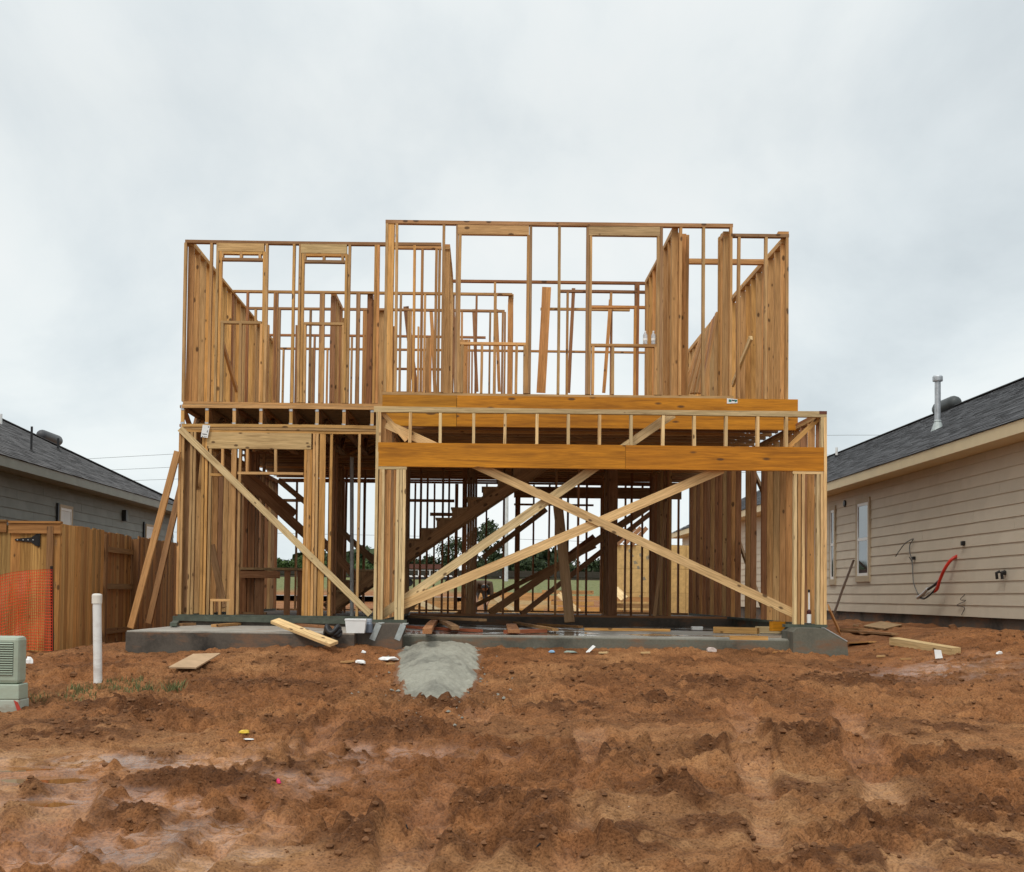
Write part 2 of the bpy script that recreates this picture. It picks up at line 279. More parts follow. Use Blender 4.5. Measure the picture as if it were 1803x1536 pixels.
# ------------------------------------------------------------------ object helpers
WM = {}
def link(o, parent=None, M=None):
    COL.objects.link(o)
    M = M if M is not None else Matrix.Identity(4)
    if parent is not None:
        o.parent = parent; o.matrix_parent_inverse = WM[parent.name].inverted()
    o.matrix_basis = M; WM[o.name] = M
    return o
def tag(o, label=None, cat=None, group=None, kind=None):
    if label: o['label'] = label
    if cat: o['category'] = cat
    if group: o['group'] = group
    if kind: o['kind'] = kind
    return o
def empty(name, loc=(0, 0, 0), label=None, cat=None, group=None, parent=None):
    o = bpy.data.objects.new(name, None); o.empty_display_size = 0.2
    link(o, parent, Matrix.Translation(loc)); return tag(o, label, cat, group)
class MB:
    """collects verts/faces for ONE mesh object"""
    def __init__(s): s.v = []; s.f = []
    def add(s, vs, fs):
        k = len(s.v); s.v += [tuple(v) for v in vs]; s.f += [tuple(i+k for i in f) for f in fs]; return s
    def box(s, a, b):
        (x0, y0, z0), (x1, y1, z1) = a, b
        return s.add([(x0, y0, z0), (x1, y0, z0), (x1, y1, z0), (x0, y1, z0), (x0, y0, z1), (x1, y0, z1), (x1, y1, z1), (x0, y1, z1)],
                     [(0, 3, 2, 1), (4, 5, 6, 7), (0, 1, 5, 4), (1, 2, 6, 5), (2, 3, 7, 6), (3, 0, 4, 7)])
    def prism(s, poly, axis_vec):
        n = len(poly); a = Vector(axis_vec); vs = [Vector(p) for p in poly] + [Vector(p)+a for p in poly]
        return s.add(vs, [tuple(range(n))[::-1], tuple(range(n, 2*n))] + [(i, (i+1) % n, n+(i+1) % n, n+i) for i in range(n)])
    def bar(s, p0, p1, w, t, n=(0, 1, 0)):
        p0, p1 = Vector(p0), Vector(p1); d = (p1-p0).normalized(); n = Vector(n); u = (n-d*n.dot(d)).normalized(); v = d.cross(u)
        q = [u*(a*t/2)+v*(b*w/2) for a, b in ((-1, -1), (1, -1), (1, 1), (-1, 1))]
        return s.add([p0+x for x in q]+[p1+x for x in q], [(0, 3, 2, 1), (4, 5, 6, 7), (0, 1, 5, 4), (1, 2, 6, 5), (2, 3, 7, 6), (3, 0, 4, 7)])
    def tube(s, pts, r, n=8, caps=True):
        pts = [Vector(p) for p in pts]; rs = r if isinstance(r, (list, tuple)) else [r]*len(pts); k = len(s.v); ref = None
        for i, p in enumerate(pts):
            d = (pts[min(i+1, len(pts)-1)]-pts[max(i-1, 0)]).normalized()
            a = Vector((0, 0, 1)) if abs(d.z) < 0.9 else Vector((1, 0, 0))
            if ref is not None: a = ref
            u = (a-d*a.dot(d)).normalized(); v = d.cross(u); ref = u
            for j in range(n):
                an = 2*math.pi*j/n; s.v.append(tuple(p+u*math.cos(an)*rs[i]+v*math.sin(an)*rs[i]))
        for i in range(len(pts)-1):
            for j in range(n):
                s.f.append((k+i*n+j, k+i*n+(j+1) % n, k+(i+1)*n+(j+1) % n, k+(i+1)*n+j))
        if caps: s.f.append(tuple(k+j for j in range(n))[::-1]); s.f.append(tuple(k+(len(pts)-1)*n+j for j in range(n)))
        return s
    def lathe(s, prof, c=(0, 0, 0), n=20):
        k = len(s.v); c = Vector(c)
        for r, z in prof:
            for j in range(n):
                an = 2*math.pi*j/n; s.v.append((c.x+r*math.cos(an), c.y+r*math.sin(an), c.z+z))
        for i in range(len(prof)-1):
            for j in range(n): s.f.append((k+i*n+j, k+i*n+(j+1) % n, k+(i+1)*n+(j+1) % n, k+(i+1)*n+j))
        s.f.append(tuple(k+j for j in range(n))[::-1]); s.f.append(tuple(k+(len(prof)-1)*n+j for j in range(n)))
        return s
    def mesh(s, name, mat, smooth=False):
        me = bpy.data.meshes.new(name); me.from_pydata(s.v, [], s.f); me.update()
        if mat: me.materials.append(mat)
        if smooth: me.polygons.foreach_set('use_smooth', [True]*len(me.polygons))
        return me
    def build(s, name, mat, parent=None, M=None, smooth=False, color=None, bevel=0, center=False):
        if center and s.v:
            c = Vector([sum(q[i] for q in s.v)/len(s.v) for i in range(3)]); s.v = [tuple(Vector(q)-c) for q in s.v]; M = Matrix.Translation(c)
        o = bpy.data.objects.new(name, s.mesh(name, mat, smooth)); link(o, parent, M)
        if color: o.color = (*color, 1)
        if bevel:
            bm_ = o.modifiers.new('bevel', 'BEVEL'); bm_.width = bevel; bm_.segments = 2; bm_.limit_method = 'ANGLE'
        return o
_bc = {}
def board_mesh(w, t, Ln, mat):
    """a sawn board along +Z, slightly bowed and crooked like real lumber; alike boards share four variants"""
    k = (round(w, 3), round(t, 3), round(Ln, 3), mat.name, random.randrange(4))
    if k not in _bc:
        if mat is not WOOD or t > .08 or w > .2 or Ln < .5: _bc[k] = MB().box((-t/2, -w/2, 0), (t/2, w/2, Ln)).mesh('board', mat)
        else:
            a, b = random.uniform(-.0022, .0022)*Ln, random.uniform(-.0028, .0028)*Ln; mb = MB(); n = 5
            for i in range(n+1):
                f = i/n; du, dv = a*math.sin(math.pi*f), b*math.sin(math.pi*f)+random.uniform(-.0012, .0012); ww = w/2+random.uniform(-.0012, .0012)
                mb.v += [(du-t/2, dv-ww, Ln*f), (du+t/2, dv-ww, Ln*f), (du+t/2, dv+ww, Ln*f), (du-t/2, dv+ww, Ln*f)]
            for i in range(n):
                for j in range(4): mb.f.append((4*i+j, 4*i+(j+1) % 4, 4*i+4+(j+1) % 4, 4*i+4+j))
            mb.f += [(3, 2, 1, 0), (4*n, 4*n+1, 4*n+2, 4*n+3)]; _bc[k] = mb.mesh('board', mat)
    return _bc[k]
# wood tints: species / ageing differences; RED and BRN darkened further for indoor shade
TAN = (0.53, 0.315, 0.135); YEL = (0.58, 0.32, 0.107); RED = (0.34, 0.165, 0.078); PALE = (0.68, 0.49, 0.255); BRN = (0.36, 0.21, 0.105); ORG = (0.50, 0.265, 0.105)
def jit(c, a=0.2):
    k = 1+random.uniform(-a, a); h = random.uniform(-0.08, 0.08)
    return (min(1, c[0]*k*(1+h)), min(1, c[1]*k), min(1, c[2]*k*(1-h)))
def lum(parent, name, p0, p1, w, t, n, col=TAN, mat=None, ja=0.2):
    """one board from p0 to p1; t = thickness along n, w = width across"""
    p0, p1 = Vector(p0), Vector(p1); d = (p1-p0); Ln = d.length; d.normalize(); n = Vector(n)
    u = (n-d*n.dot(d)).normalized(); v = d.cross(u)
    M = Matrix((u, v, d)).transposed().to_4x4(); M.translation = p0
    o = bpy.data.objects.new(name, board_mesh(w, t, Ln, mat or WOOD)); link(o, parent, M)
    o.color = (*jit(col, ja), 1); return o
def pick(*cs): return random.choice(cs)

# ------------------------------------------------------------------ ground shape
def _hash(ix, iy, s):
    h = (ix.astype(np.int64)*374761393 + iy.astype(np.int64)*668265263 + s*974634777) & 0x7fffffff
    h = ((h ^ (h >> 13))*1274126177) & 0x7fffffff
    return ((h ^ (h >> 16)) & 0xffff)/65535.0
def vn(x, y, s=0):
    ix = np.floor(x); iy = np.floor(y); fx = x-ix; fy = y-iy
    fx = fx*fx*fx*(fx*(fx*6-15)+10); fy = fy*fy*fy*(fy*(fy*6-15)+10)
    a = _hash(ix, iy, s); b = _hash(ix+1, iy, s); c = _hash(ix, iy+1, s); d = _hash(ix+1, iy+1, s)
    return (a*(1-fx)+b*fx)*(1-fy)+(c*(1-fx)+d*fx)*fy
def fbm(x, y, o=4, s=0, g=0.5):
    t = 0; a = 1; n = 0
    for i in range(o):
        t = t+a*vn(x, y, s+i*7); n += a; a *= g; x, y = (x*1.63-y*1.17)+3.1, (x*1.17+y*1.63)+7.7
    return t/n
def sm(a, b, x):
    t = np.clip((x-a)/(b-a), 0, 1); return t*t*(3-2*t)
def base_h(X, Y):
    X = np.asarray(X, float); Y = np.asarray(Y, float)
    f_ = CZ-2.06+0.083*np.clip(Y, 2.0, 16.3)
    b_ = f_*(1-sm(16.0, 17.5, Y)) + (-0.36+0.0*Y)*sm(16.0, 17.5, Y)
    b_ = b_ - 0.13*sm(-4.9, -6.0, X)*sm(13.5, 16, Y)*(1-sm(30, 34, Y))
    b_ = b_ + 0.10*sm(-4.2, -2.4, X)*(1-sm(-1.6, -0.9, X))*sm(14.2, 15.7, Y)*(1-sm(15.8, 16.4, Y))
    b_ = b_ + 0.05*sm(-1.2, -0.6, X)*(1-sm(3.8, 4.4, X))*sm(14.8, 16.0, Y)*(1-sm(16.1, 16.4, Y))
    b_ = b_ + 0.31*sm(4.6, 6.6, X)*sm(12.5, 16.5, Y)
    far = -0.24+0.0*Y; far = far+sm(40, 88, Y)*1.75
    b_ = b_*(1-sm(25, 29, Y))+far*sm(25, 29, Y)
    return b_
def gpt(px, py):
    d = ray(px, py); lo, hi = 2.0, 60.0
    for _ in range(50):
        mdl = (lo+hi)/2; P = CAM+d*(mdl/d.y)
        if P.z > float(base_h(P.x, P.y)): lo = mdl
        else: hi = mdl
    return CAM+d*(lo/d.y)
# mounds of turned earth, pixel footprint -> real place; (px, py, half-width m, half-depth m, height m)
MOUNDS = [(300, 1385, .42, .22, .10), (420, 1386, .34, .2, .10), (235, 1440, .26, .2, .09), (5, 1392, .30, .2, .05), 
          (690, 1495, .55, .34, .11), (640, 1478, .3, .25, .07), (505, 1360, .3, .2, .05), (710, 1300, .42, .30, .13), (650, 1305, .25, .2, .08), (860, 1405, .3, .25, .06),
          (1195, 1425, .38, .25, .13), (1170, 1400, .26, .2, .10), (1110, 1490, .38, .25, .09), (990, 1430, .35, .3, .09), (960, 1500, .4, .24, .06),
          (1420, 1310, .55, .35, .13), (1300, 1320, .5, .3, .08), (1150, 1235, .4, .3, .08), (1560, 1360, .35, .25, .08), (1680, 1345, .35, .25, .10), (1760, 1350, .3, .25, .09),
          (1700, 1440, .6, .35, .09), (1560, 1465, .4, .25, .07), (260, 1265, .55, .4, .13), (180, 1250, .4, .3, .07), (1270, 1210, .8, .35, .07), (1500, 1200, .9, .4, .06),
          (120, 1290, .7, .35, .06), (470, 1205, .9, .4, .04), (1000, 1250, .5, .3, .05), (1060, 1340, .4, .3, .07), (1640, 1290, .6, .3, .06), (780, 1240, .5, .3, .05),
          (940, 1470, .25, .2, .05), (1390, 1400, .4, .3, .05), (1250, 1465, .3, .2, .07), (1480, 1520, .5, .25, .05), (1760, 1500, .5, .25, .06)]
MND = [(gpt(a, b), c, d, e) for a, b, c, d, e in MOUNDS]
PUD = [(gpt(82, 1371), .25, .15, .0), (gpt(66, 1413), .20, .11, .0), (gpt(270, 1356), .16, .08, .0), (gpt(15, 1352), .3, .10, .0)]
WETSP = [(gpt(150, 1349), .7, .14), (gpt(420, 1362), .4, .12), (gpt(140, 1392), .25, .2), (gpt(560, 1352), .5, .12), (gpt(420, 1452), .3, .12), (gpt(330, 1470), .5, .25), (gpt(200, 1405), .5, .3), (gpt(300, 1420), .45, .25), (gpt(470, 1375), .6, .3), (gpt(650, 1325), .8, .25), (gpt(130, 1500), .6, .3), (gpt(360, 1510), .5, .2), (gpt(1680, 1180), .9, .5), (gpt(250, 1345), 1.3, .3)]
def segd(X, Y, a, b):
    ax, ay, bx, by = a.x, a.y, b.x, b.y; vx, vy = bx-ax, by-ay; L2 = vx*vx+vy*vy
    t = np.clip(((X-ax)*vx+(Y-ay)*vy)/L2, 0, 1); d = np.hypot(X-ax-t*vx, Y-ay-t*vy); return d, t, math.sqrt(L2)
TRK = [(gpt(20, 1530), gpt(150, 1375), 0.15, .012), (gpt(-60, 1480), gpt(20, 1350), 0.14, .012), (gpt(690, 1560), gpt(840, 1255), .13, .005), (gpt(1370, 1560), gpt(1300, 1235), .13, .005), (gpt(300, 1560), gpt(590, 1275), .12, .005), (gpt(1620, 1560), gpt(1490, 1250), .14, .005), (gpt(1010, 1560), gpt(1040, 1290), .12, .004)]
RDG = [(gpt(870, 1535), gpt(1085, 1385), 0.10, .07), (gpt(1075, 1500), gpt(1215, 1415), .10, .05), (gpt(640, 1500), gpt(830, 1415), .12, .03)]
def ground(X, Y):
    """height, clod, wet for arrays"""
    X = np.asarray(X, float); Y = np.asarray(Y, float)
    h = base_h(X, Y)
    near = (1-sm(16.2, 17.2, Y)*(np.abs(X) < 5.2))*(1-sm(26, 40, Y))
    mask = sm(0.40, 0.60, fbm(X*0.75+4, Y*0.9+9, 4, 21)); rough = 0.30+0.70*mask; rough = np.maximum(rough, 0.75*sm(9.5, 12.5, Y)); wsp = 0*X
    for P, a, b in WETSP:
        q = ((X-P.x)/a)**2+((Y-P.y)/b)**2; wsp = np.maximum(wsp, np.clip(np.exp(-q*0.8)*1.3*sm(0.30, 0.52, fbm(X*5, Y*7, 3, 61)), 0, 1))
    rough = rough*(1-0.85*wsp)
    n1_ = fbm(X*0.9, Y*1.1, 4, 1)-0.5; n2_ = fbm(X*2.3+5, Y*3.0, 4, 2)
    rid = 1-np.abs(2*n2_-1); n3_ = fbm(X*7, Y*8.5, 4, 3)-0.5; n4_ = fbm(X*21, Y*24, 3, 4)-0.5
    fr = 1-sm(12.5, 16.0, Y)*0.55
    h = h+near*fr*(0.11*n1_+0.065*(rid-0.72)*rough+0.05*n3_*rough+0.030*n4_*rough+rough*(0.085*(np.abs(2*vn(X*4.3+fbm(X*9, Y*9, 2, 90)*0.8, Y*4.9, 91)-1)-0.4)+0.075*(np.abs(2*vn(X*8.3+3, Y*9.1+fbm(X*15, Y*15, 2, 92)*0.8, 93)-1)-0.4)+0.048*(np.abs(2*vn(X*15.7, Y*17.3, 95)-1)-0.4)))
    # drag marks: long shallow scrapes left by a blade, slightly oblique
    sx = X*0.25+Y*0.12; sy = Y*6.5-X*1.3
    h = h+near*0.018*(fbm(sx, sy, 3, 31)-0.5)*(1-sm(11, 14, Y))*1.6
    clod = sm(0.50, 0.68, fbm(X*1.6+2, Y*1.9, 4, 12))*0.55*near
    for P, a, b, e in MND:
        q = ((X-P.x)/a)**2+((Y-P.y)/b)**2
        k = np.exp(-q*1.3)*(0.55+0.9*fbm(X*5, Y*6, 4, 41)); 
        h = h+e*k*0.95*near+e*0.85*np.exp(-q)*(fbm(X*11, Y*13, 4, 43, 0.6)-0.5)
        clod = np.maximum(clod, np.clip(1.5*np.exp(-q*1.1)*sm(0.3, 0.6, fbm(X*6, Y*7, 3, 44)+0.1), 0, 1)*0.95)
    silt = (1-mask)*(1-sm(9.5, 12.0, Y))*near*(0.35+0.65*sm(0.35, 0.6, fbm(X*1.3+Y*0.5, Y*5.5-X*1.1, 4, 33)))*0.75
    wet = 0*X
    for a, b, w, tr_ in TRK:
        d, t, Ln = segd(X, Y, a, b); d = np.abs(d+0.16*(fbm(X*1.2, Y*1.2, 2, 55)-.5)); k = (1-sm(w*0.8, w*1.25, d))*(1.0 if tr_ > .01 else sm(.32, .5, fbm(X*0.9+7, Y*0.9, 2, 56)))
        h = h-0.040*k+tr_*k*np.sin(t*Ln*2*math.pi/0.07)+0.035*np.exp(-((d-w*1.5)/0.06)**2)*(0.4+fbm(X*7, Y*7, 3, 57)); wet = np.maximum(wet, k*(0.55 if tr_ > .01 else .3)); clod = clod*(1-k*0.8)
    for a, b, w, e in RDG:
        d, t, Ln = segd(X, Y, a, b); h = h+e*np.exp(-(d/w)**2)*(0.5+fbm(X*6, Y*6, 3, 51))
    wet = np.maximum(wet, wsp)
    for P, a, b, _ in PUD:
        q = ((X-P.x)/a)**2+((Y-P.y)/b)**2+1.3*(fbm(X*9, Y*12, 3, 71)-0.5)
        bb = float(base_h(P.x, P.y)); k2 = 1-sm(1.4, 4.5, q); b0 = base_h(X, Y); h = h*(1-k2)+(b0*0.15+bb*0.85-0.003+0.10*np.clip(h-b0, -0.05, 0.05))*k2; k = 1-sm(0.6, 1.6, q); h = h*(1-k)+(bb-0.060)*k; silt = silt*(1-0.6*k2); wet = np.maximum(wet, 1-sm(0.9, 2.6, q)); clod = clod*(1-k)
    silt = silt*(1-clod); wet = wet*(1-0.9*sm(0.005, 0.05, h-base_h(X, Y)))
    return h, clod, wet, silt

GRID = {}
def build_ground():
    xs = np.concatenate([-np.geomspace(1500, 8.4, 46), np.arange(-8.2, 9.0, 0.019), np.geomspace(9.2, 1500, 46)])
    ys = np.concatenate([np.linspace(-40, 4.6, 14), np.arange(4.9, 9.5, 0.0155), np.arange(9.5, 17.2, 0.027), np.arange(17.4, 30, 0.3), np.arange(30.5, 110, 1.6), np.geomspace(112, 4000, 24)])
    X, Y = np.meshgrid(xs, ys); h, c, w, si = ground(X, Y)
    GRID.update(xs=xs, ys=ys, h=h, c=c, w=w)
    nx, ny = len(xs), len(ys)
    turf = sm(57, 64, Y+3*np.sin(X*0.3))
    co = np.stack([X, Y, h], -1).reshape(-1, 3).astype(np.float32)
    i = np.arange(nx*ny).reshape(ny, nx); q = np.stack([i[:-1, :-1], i[:-1, 1:], i[1:, 1:], i[1:, :-1]], -1).reshape(-1, 4).astype(np.int32)
    me = bpy.data.meshes.new('ground'); me.vertices.add(len(co)); me.vertices.foreach_set('co', co.ravel())
    me.loops.add(q.size); me.loops.foreach_set('vertex_index', q.ravel()); me.polygons.add(len(q))
    me.polygons.foreach_set('loop_start', np.arange(0, q.size, 4, dtype=np.int32)); me.polygons.foreach_set('use_smooth', np.ones(len(q), bool))
    me.update(calc_edges=True)
    for nm, ar in (('clod', c), ('wet', w), ('turf', turf), ('silt', si)):
        at_ = me.attributes.new(nm, 'FLOAT', 'POINT'); at_.data.foreach_set('value', np.ascontiguousarray(ar, dtype=np.float32).ravel())
    me.materials.append(MUD)
    o = bpy.data.objects.new('ground', me); link(o); tag(o, 'churned wet brown mud sloping up to the framed house', kind='structure')
build_ground()
def gi(X, Y, key='h'):
    """bilinear look-up on the finished ground sheet"""
    xs, ys, h = GRID['xs'], GRID['ys'], GRID[key]; X = np.asarray(X, float); Y = np.asarray(Y, float)
    i = np.clip(np.searchsorted(xs, X)-1, 0, len(xs)-2); j = np.clip(np.searchsorted(ys, Y)-1, 0, len(ys)-2)
    u = (X-xs[i])/(xs[i+1]-xs[i]); v = (Y-ys[j])/(ys[j+1]-ys[j])
    return (h[j, i]*(1-u)+h[j, i+1]*u)*(1-v)+(h[j+1, i]*(1-u)+h[j+1, i+1]*u)*v
def gz(x, y): return float(gi(x, y))
def gsurf(px, py):
    """pixel -> point on the real (bumpy) ground"""
    d = ray(px, py); ts = np.linspace(4, 40, 1500); X = d.x/d.y*ts; Z = CZ+d.z/d.y*ts; g = gi(X, ts)
    k = np.argmax(Z < g); return Vector((X[k], ts[k], g[k]))
# puddles
for i, (P, a, b, _) in enumerate(PUD):
    bm = bmesh.new(); n = 40; z = float(base_h(P.x, P.y))-0.011
    vs = [bm.verts.new((P.x+1.25*a*math.cos(2*math.pi*j/n), P.y+1.25*b*math.sin(2*math.pi*j/n), z)) for j in range(n)]; bm.faces.new(vs)
    me = bpy.data.meshes.new('puddle'); bm.to_mesh(me); bm.free(); me.materials.append(WATER); o = bpy.data.objects.new('puddle', me); link(o); tag(o, kind='structure')
# loose crumbs of earth
def crumbs():
    t = (1+5**.5)/2; iv = np.array([(-1, t, 0), (1, t, 0), (-1, -t, 0), (1, -t, 0), (0, -1, t), (0, 1, t), (0, -1, -t), (0, 1, -t), (t, 0, -1), (t, 0, 1), (-t, 0, -1), (-t, 0, 1)], float); iv /= np.linalg.norm(iv[0])
    fc = np.array([(0, 11, 5), (0, 5, 1), (0, 1, 7), (0, 7, 10), (0, 10, 11), (1, 5, 9), (5, 11, 4), (11, 10, 2), (10, 7, 6), (7, 1, 8), (3, 9, 4), (3, 4, 2), (3, 2, 6), (3, 6, 8), (3, 8, 9), (4, 9, 5), (2, 4, 11), (6, 2, 10), (8, 6, 7), (9, 8, 1)])
    n = 60000; Y = 5.6+(rng.random(n)**0.75)*11.0; X = (rng.random(n)*2-1)*(0.46*Y+0.6)
    h, c, w = gi(X, Y), gi(X, Y, 'c'), gi(X, Y, 'w'); keep = (rng.random(n) < 0.03+0.45*c**1.5) & (w < 0.5) & ~((Y > 15.3) & (np.abs(X) < 4.9)); X, Y, h = X[keep], Y[keep], h[keep]; n = len(X)
    s = 0.0022+0.017*rng.random(n)**4.0+0.00055*Y
    v = iv[None]*(1+0.5*(rng.random((n, 12, 1))-0.5))*s[:, None, None]*np.array([1.2, 1.1, 0.8]); v += np.stack([X, Y, h+s*0.25], -1)[:, None]
    f = fc[None]+12*np.arange(n)[:, None, None]
    me = bpy.data.meshes.new('mud_clods'); me.from_pydata(v.reshape(-1, 3).tolist(), [], f.reshape(-1, 3).tolist()); me.materials.append(CLOD)
    o = bpy.data.objects.new('mud_clods', me); link(o); tag(o, 'small dark crumbs of earth scattered over the mud', kind='stuff')
crumbs()

# ------------------------------------------------------------------ concrete slab of the framed house
YA, YB, YC, YG = 18.70, 17.73, 18.10, 16.50           # front planes: left wall, upper middle wall, upper right bit, garage
XL, XR, XR2, YBK = -4.55, 4.54, 4.42, 27.0            # outer faces
fd = empty('concrete_foundation', (0, 18, -0.4), 'grey concrete slab with porch and raised garage edge under the timber frame', 'foundation')
MB().box((XL-0.02, 18.62, -0.65), (-1.44, 22.45, 0)).build('house_slab', DARKCONC, fd, center=True)
MB().box((XL-0.02, 22.45, -0.65), (XR+0.02, YBK+0.1, 0)).build('house_slab', DARKCONC, fd, center=True)
MB().box((-1.44, 16.62, -0.65), (XR+0.02, 22.45, -0.158)).build('garage_floor', WETFLOOR, fd, center=True)
MB().prism([(-1.02, 16.18, -0.65), (-1.02, 16.18, -0.175), (-1.02, 16.22, -0.165), (-1.02, 16.62, -0.165), (-1.02, 16.62, -0.65)], (4.99, 0, 0)).build('apron_edge', STEM, fd, center=True)
MB().box((-1.02, 16.24, -0.165), (3.97, 16.62, -0.150)).build('apron_lip', concrete('apron_concrete', (0.30, 0.285, 0.24)), fd, center=True)
MB().box((-4.45, 15.62, -0.62), (-1.60, 18.62, -0.135)).build('porch_slab', DARKCONC, fd, center=True)
MB().box((-4.44, 15.63, -0.135), (-1.60, 18.62, -0.118)).build('porch_surface', SLABTOP, fd, center=True)
MB().box((-1.60, 15.93, -0.62), (-1.02, 16.62, 0.0)).build('curb_block', DARKCONC, fd, center=True, bevel=0.01)
MB().prism([(3.97, 15.98, -0.62), (3.97, 15.98, -0.05), (4.03, 15.98, 0.0), (4.36, 15.98, 0.0), (4.66, 15.98, -0.17), (4.70, 15.98, -0.62)], (0, 0.62, 0)).build('curb_block', STEM, fd, center=True)
MB().prism([(4.37, 15.985, 0.002), (4.665, 15.985, -0.165), (4.665, 15.985, -0.155), (4.37, 15.985, 0.012)], (0, 0.14, 0)).build('smoothed_edge', plain('pale_trowelled_concrete', (0.5, 0.52, 0.52), 0.4), fd, center=True)
MB().box((XL-0.02, 16.62, -0.65), (-1.44, 16.63, -0.64)).build('footing', DARKCONC, fd, center=True)
MB().box((4.50, 16.6, -0.65), (XR+0.02, 22.45, 0)).build('stem_wall', STEM, fd, center=True)
MB().box((-1.58, 16.62, -0.65), (-1.44, 18.62, 0)).build('stem_wall', STEM, fd, center=True)
for (pa, pb) in (((667, 1099), (655, 1127)), ((710, 1100), (699, 1127))):
    a = at(*pa, 15.925); b = at(*pb, 15.925)
    s = MB().bar(b, a, 0.075, 0.006, (0, 1, 0)); s.bar(a+Vector((0, -0.003, 0.0)), a+Vector((0.02, 0.25, 0.012)), 0.075, 0.006, (0, 0, 1))
    s.build('anchor_strap', DULLSTEEL, fd, center=True)

# ------------------------------------------------------------------ timber frame
HF = empty('house_frame', (0, 18.7, 0), 'unfinished two storey house frame of yellow and brown lumber with no sheathing', 'house frame')
def wall(loc=(0, 0, 0)): return empty('wall_frame', loc, parent=HF)
def vst(par, Y, c, z0, z1, name='stud', w=0.089, plies=1, col=None, dy=0.0):
    """upright in a wall that faces the camera, centred on pixel column c"""
    X = Xp(c, Y, (z0+z1)/2)
    for k in range(plies):
        x = X+(k-(plies-1)/2)*0.0385
        lum(par, name, (x+random.uniform(-.002, .002), Y+w/2+dy, z0), (x+random.uniform(-.004, .004), Y+w/2+dy, z1), w, 0.038, (1, 0, 0), col or pick(TAN, TAN, YEL, ORG))
def hpl(par, Y, x0, x1, z, name='plate', w=0.089, t=0.038, col=None):
    lum(par, name, (x0, Y+w/2, z+t/2), (x1, Y+w/2, z+t/2), w, t, (0, 0, 1), col or pick(TAN, YEL, TAN))
def hdr(par, Y, x0, x1, z0, z1, name='header', t=0.086, col=None, mat=None):
    lum(par, name, (x0, Y+t/2, (z0+z1)/2), (x1, Y+t/2, (z0+z1)/2), z1-z0, t, (0, 1, 0), col or TAN, mat, 0.05)
def sideplate(par, X, y0, y1, z, name='plate', w=0.089, t=0.038, col=None):
    lum(par, name, (X, y0, z+t/2), (X, y1, z+t/2), w, t, (0, 0, 1), col or pick(TAN, YEL, ORG))
def sidewall(X, ys, z0, z1, cols, w=0.089, dbl=True, base=True, bcol=None, bmat=None, y0=None, y1=None, top=True):
    """wall running away from the camera: X is its centre line"""
    p = wall((X, ys[0], z0)); y0 = ys[0]-0.019 if y0 is None else y0; y1 = ys[-1]+0.019 if y1 is None else y1
    if base: lum(p, 'bottom_plate', (X, y0, z0+0.019), (X, y1, z0+0.019), w, 0.038, (0, 0, 1), bcol or pick(*cols), bmat)
    zt = z1
    if top:
        sideplate(p, X, y0, y1, z1-0.038, 'top_plate', w, col=pick(*cols)); zt -= 0.038
        if dbl: sideplate(p, X, y0, y1, z1-0.0765, 'top_plate', w, col=pick(*cols)); zt -= 0.0385
    for y in ys: lum(p, 'stud', (X, y, z0+(0.0385 if base else 0)), (X+random.uniform(-.004, .004), y+random.uniform(-.006, .006), zt), w, 0.038, (0, 1, 0), pick(*cols))
    return p
def fr(a, b, s=0.406):
    n = max(1, int((b-a)/s)); out = [a+i*s for i in range(n+1)]
    if b-out[-1] > 0.08: out.append(b)
    return out
Z2, T2, TB, TC = 3.200, 5.690, 5.735, 5.658
# ---- first floor, left front wall (plane A)
p = wall((-3.2, YA, 0)); Y = YA
lum(p, 'sill_plate', (XL, Y+0.045, 0.019), (-1.45, Y+0.045, 0.019), 0.14, 0.038, (0, 0, 1), (1, 1, 1), TREATED)
lum(p, 'form_board', (XL-0.05, Y-0.10, -0.02), (-1.62, Y-0.10, -0.045), 0.07, 0.05, (0, 1, 0), (1, 1, 1), TREATED)
hpl(p, Y, XL, -1.40, 2.815, 'top_plate', col=TAN); hpl(p, Y, XL, -1.40, 2.776, 'top_plate', col=YEL)
z0, zt = 0.0385, 2.776
for c in (314.5, 319.6, 334, 340): vst(p, Y, c, z0, zt, 'corner_stud', col=TAN)
hdr(p, Y-0.004, Xp(364.5, Y, 2.6), Xp(548, Y, 2.6), Zp(450, 790.5, Y), 2.7755, 'door_header', col=(0.60, 0.40, 0.185))
zh = Zp(450, 790.5, Y)-0.001
for c, a, b in ((356, z0, zt), (361.2, z0, zt), (367.5, z0, zh), (407, z0, zh), (412, z0, zh), (420, z0, zh), (535.5, z0, zh), (540.6, z0, zh), (545.6, z0, zh), (551, z0, zt), (556.5, z0, zt), (581.5, z0, zt), (630.5, z0, zt)):
    vst(p, Y, c, a, b, 'king_stud' if b > 2.7 else 'jack_stud', col=pick(TAN, YEL, TAN))
lum(p, 'stud', (Xp(565.5, Y, 1.4), Y+0.03, z0), (Xp(565.5, Y, 1.4), Y+0.03, zt), 0.089, 0.038, (0, 1, 0), YEL)
zs = Zp(480, 833.5, Y); hpl(p, Y, Xp(418, Y, zs), Xp(534, Y, zs), zs-0.02, 'transom_plate', col=TAN)
for c in (435, 485): vst(p, Y, c, zs+0.019, zh, 'cripple_stud', col=TAN)
zs2 = Zp(390, 836, Y); hpl(p, Y, Xp(370, Y, zs2), Xp(405, Y, zs2), zs2-0.02, 'sidelight_plate', col=YEL); vst(p, Y, 391.5, zs2+0.019, zh, 'cripple_stud', col=TAN)
zb = Zp(385, 1057, Y); hpl(p, Y, Xp(370, Y, zb), Xp(405, Y, zb), zb-0.02, 'sidelight_sill', col=TAN)
for c in (372.5, 386, 401): vst(p, Y, c, z0, zb-0.02, 'cripple_stud', col=TAN)
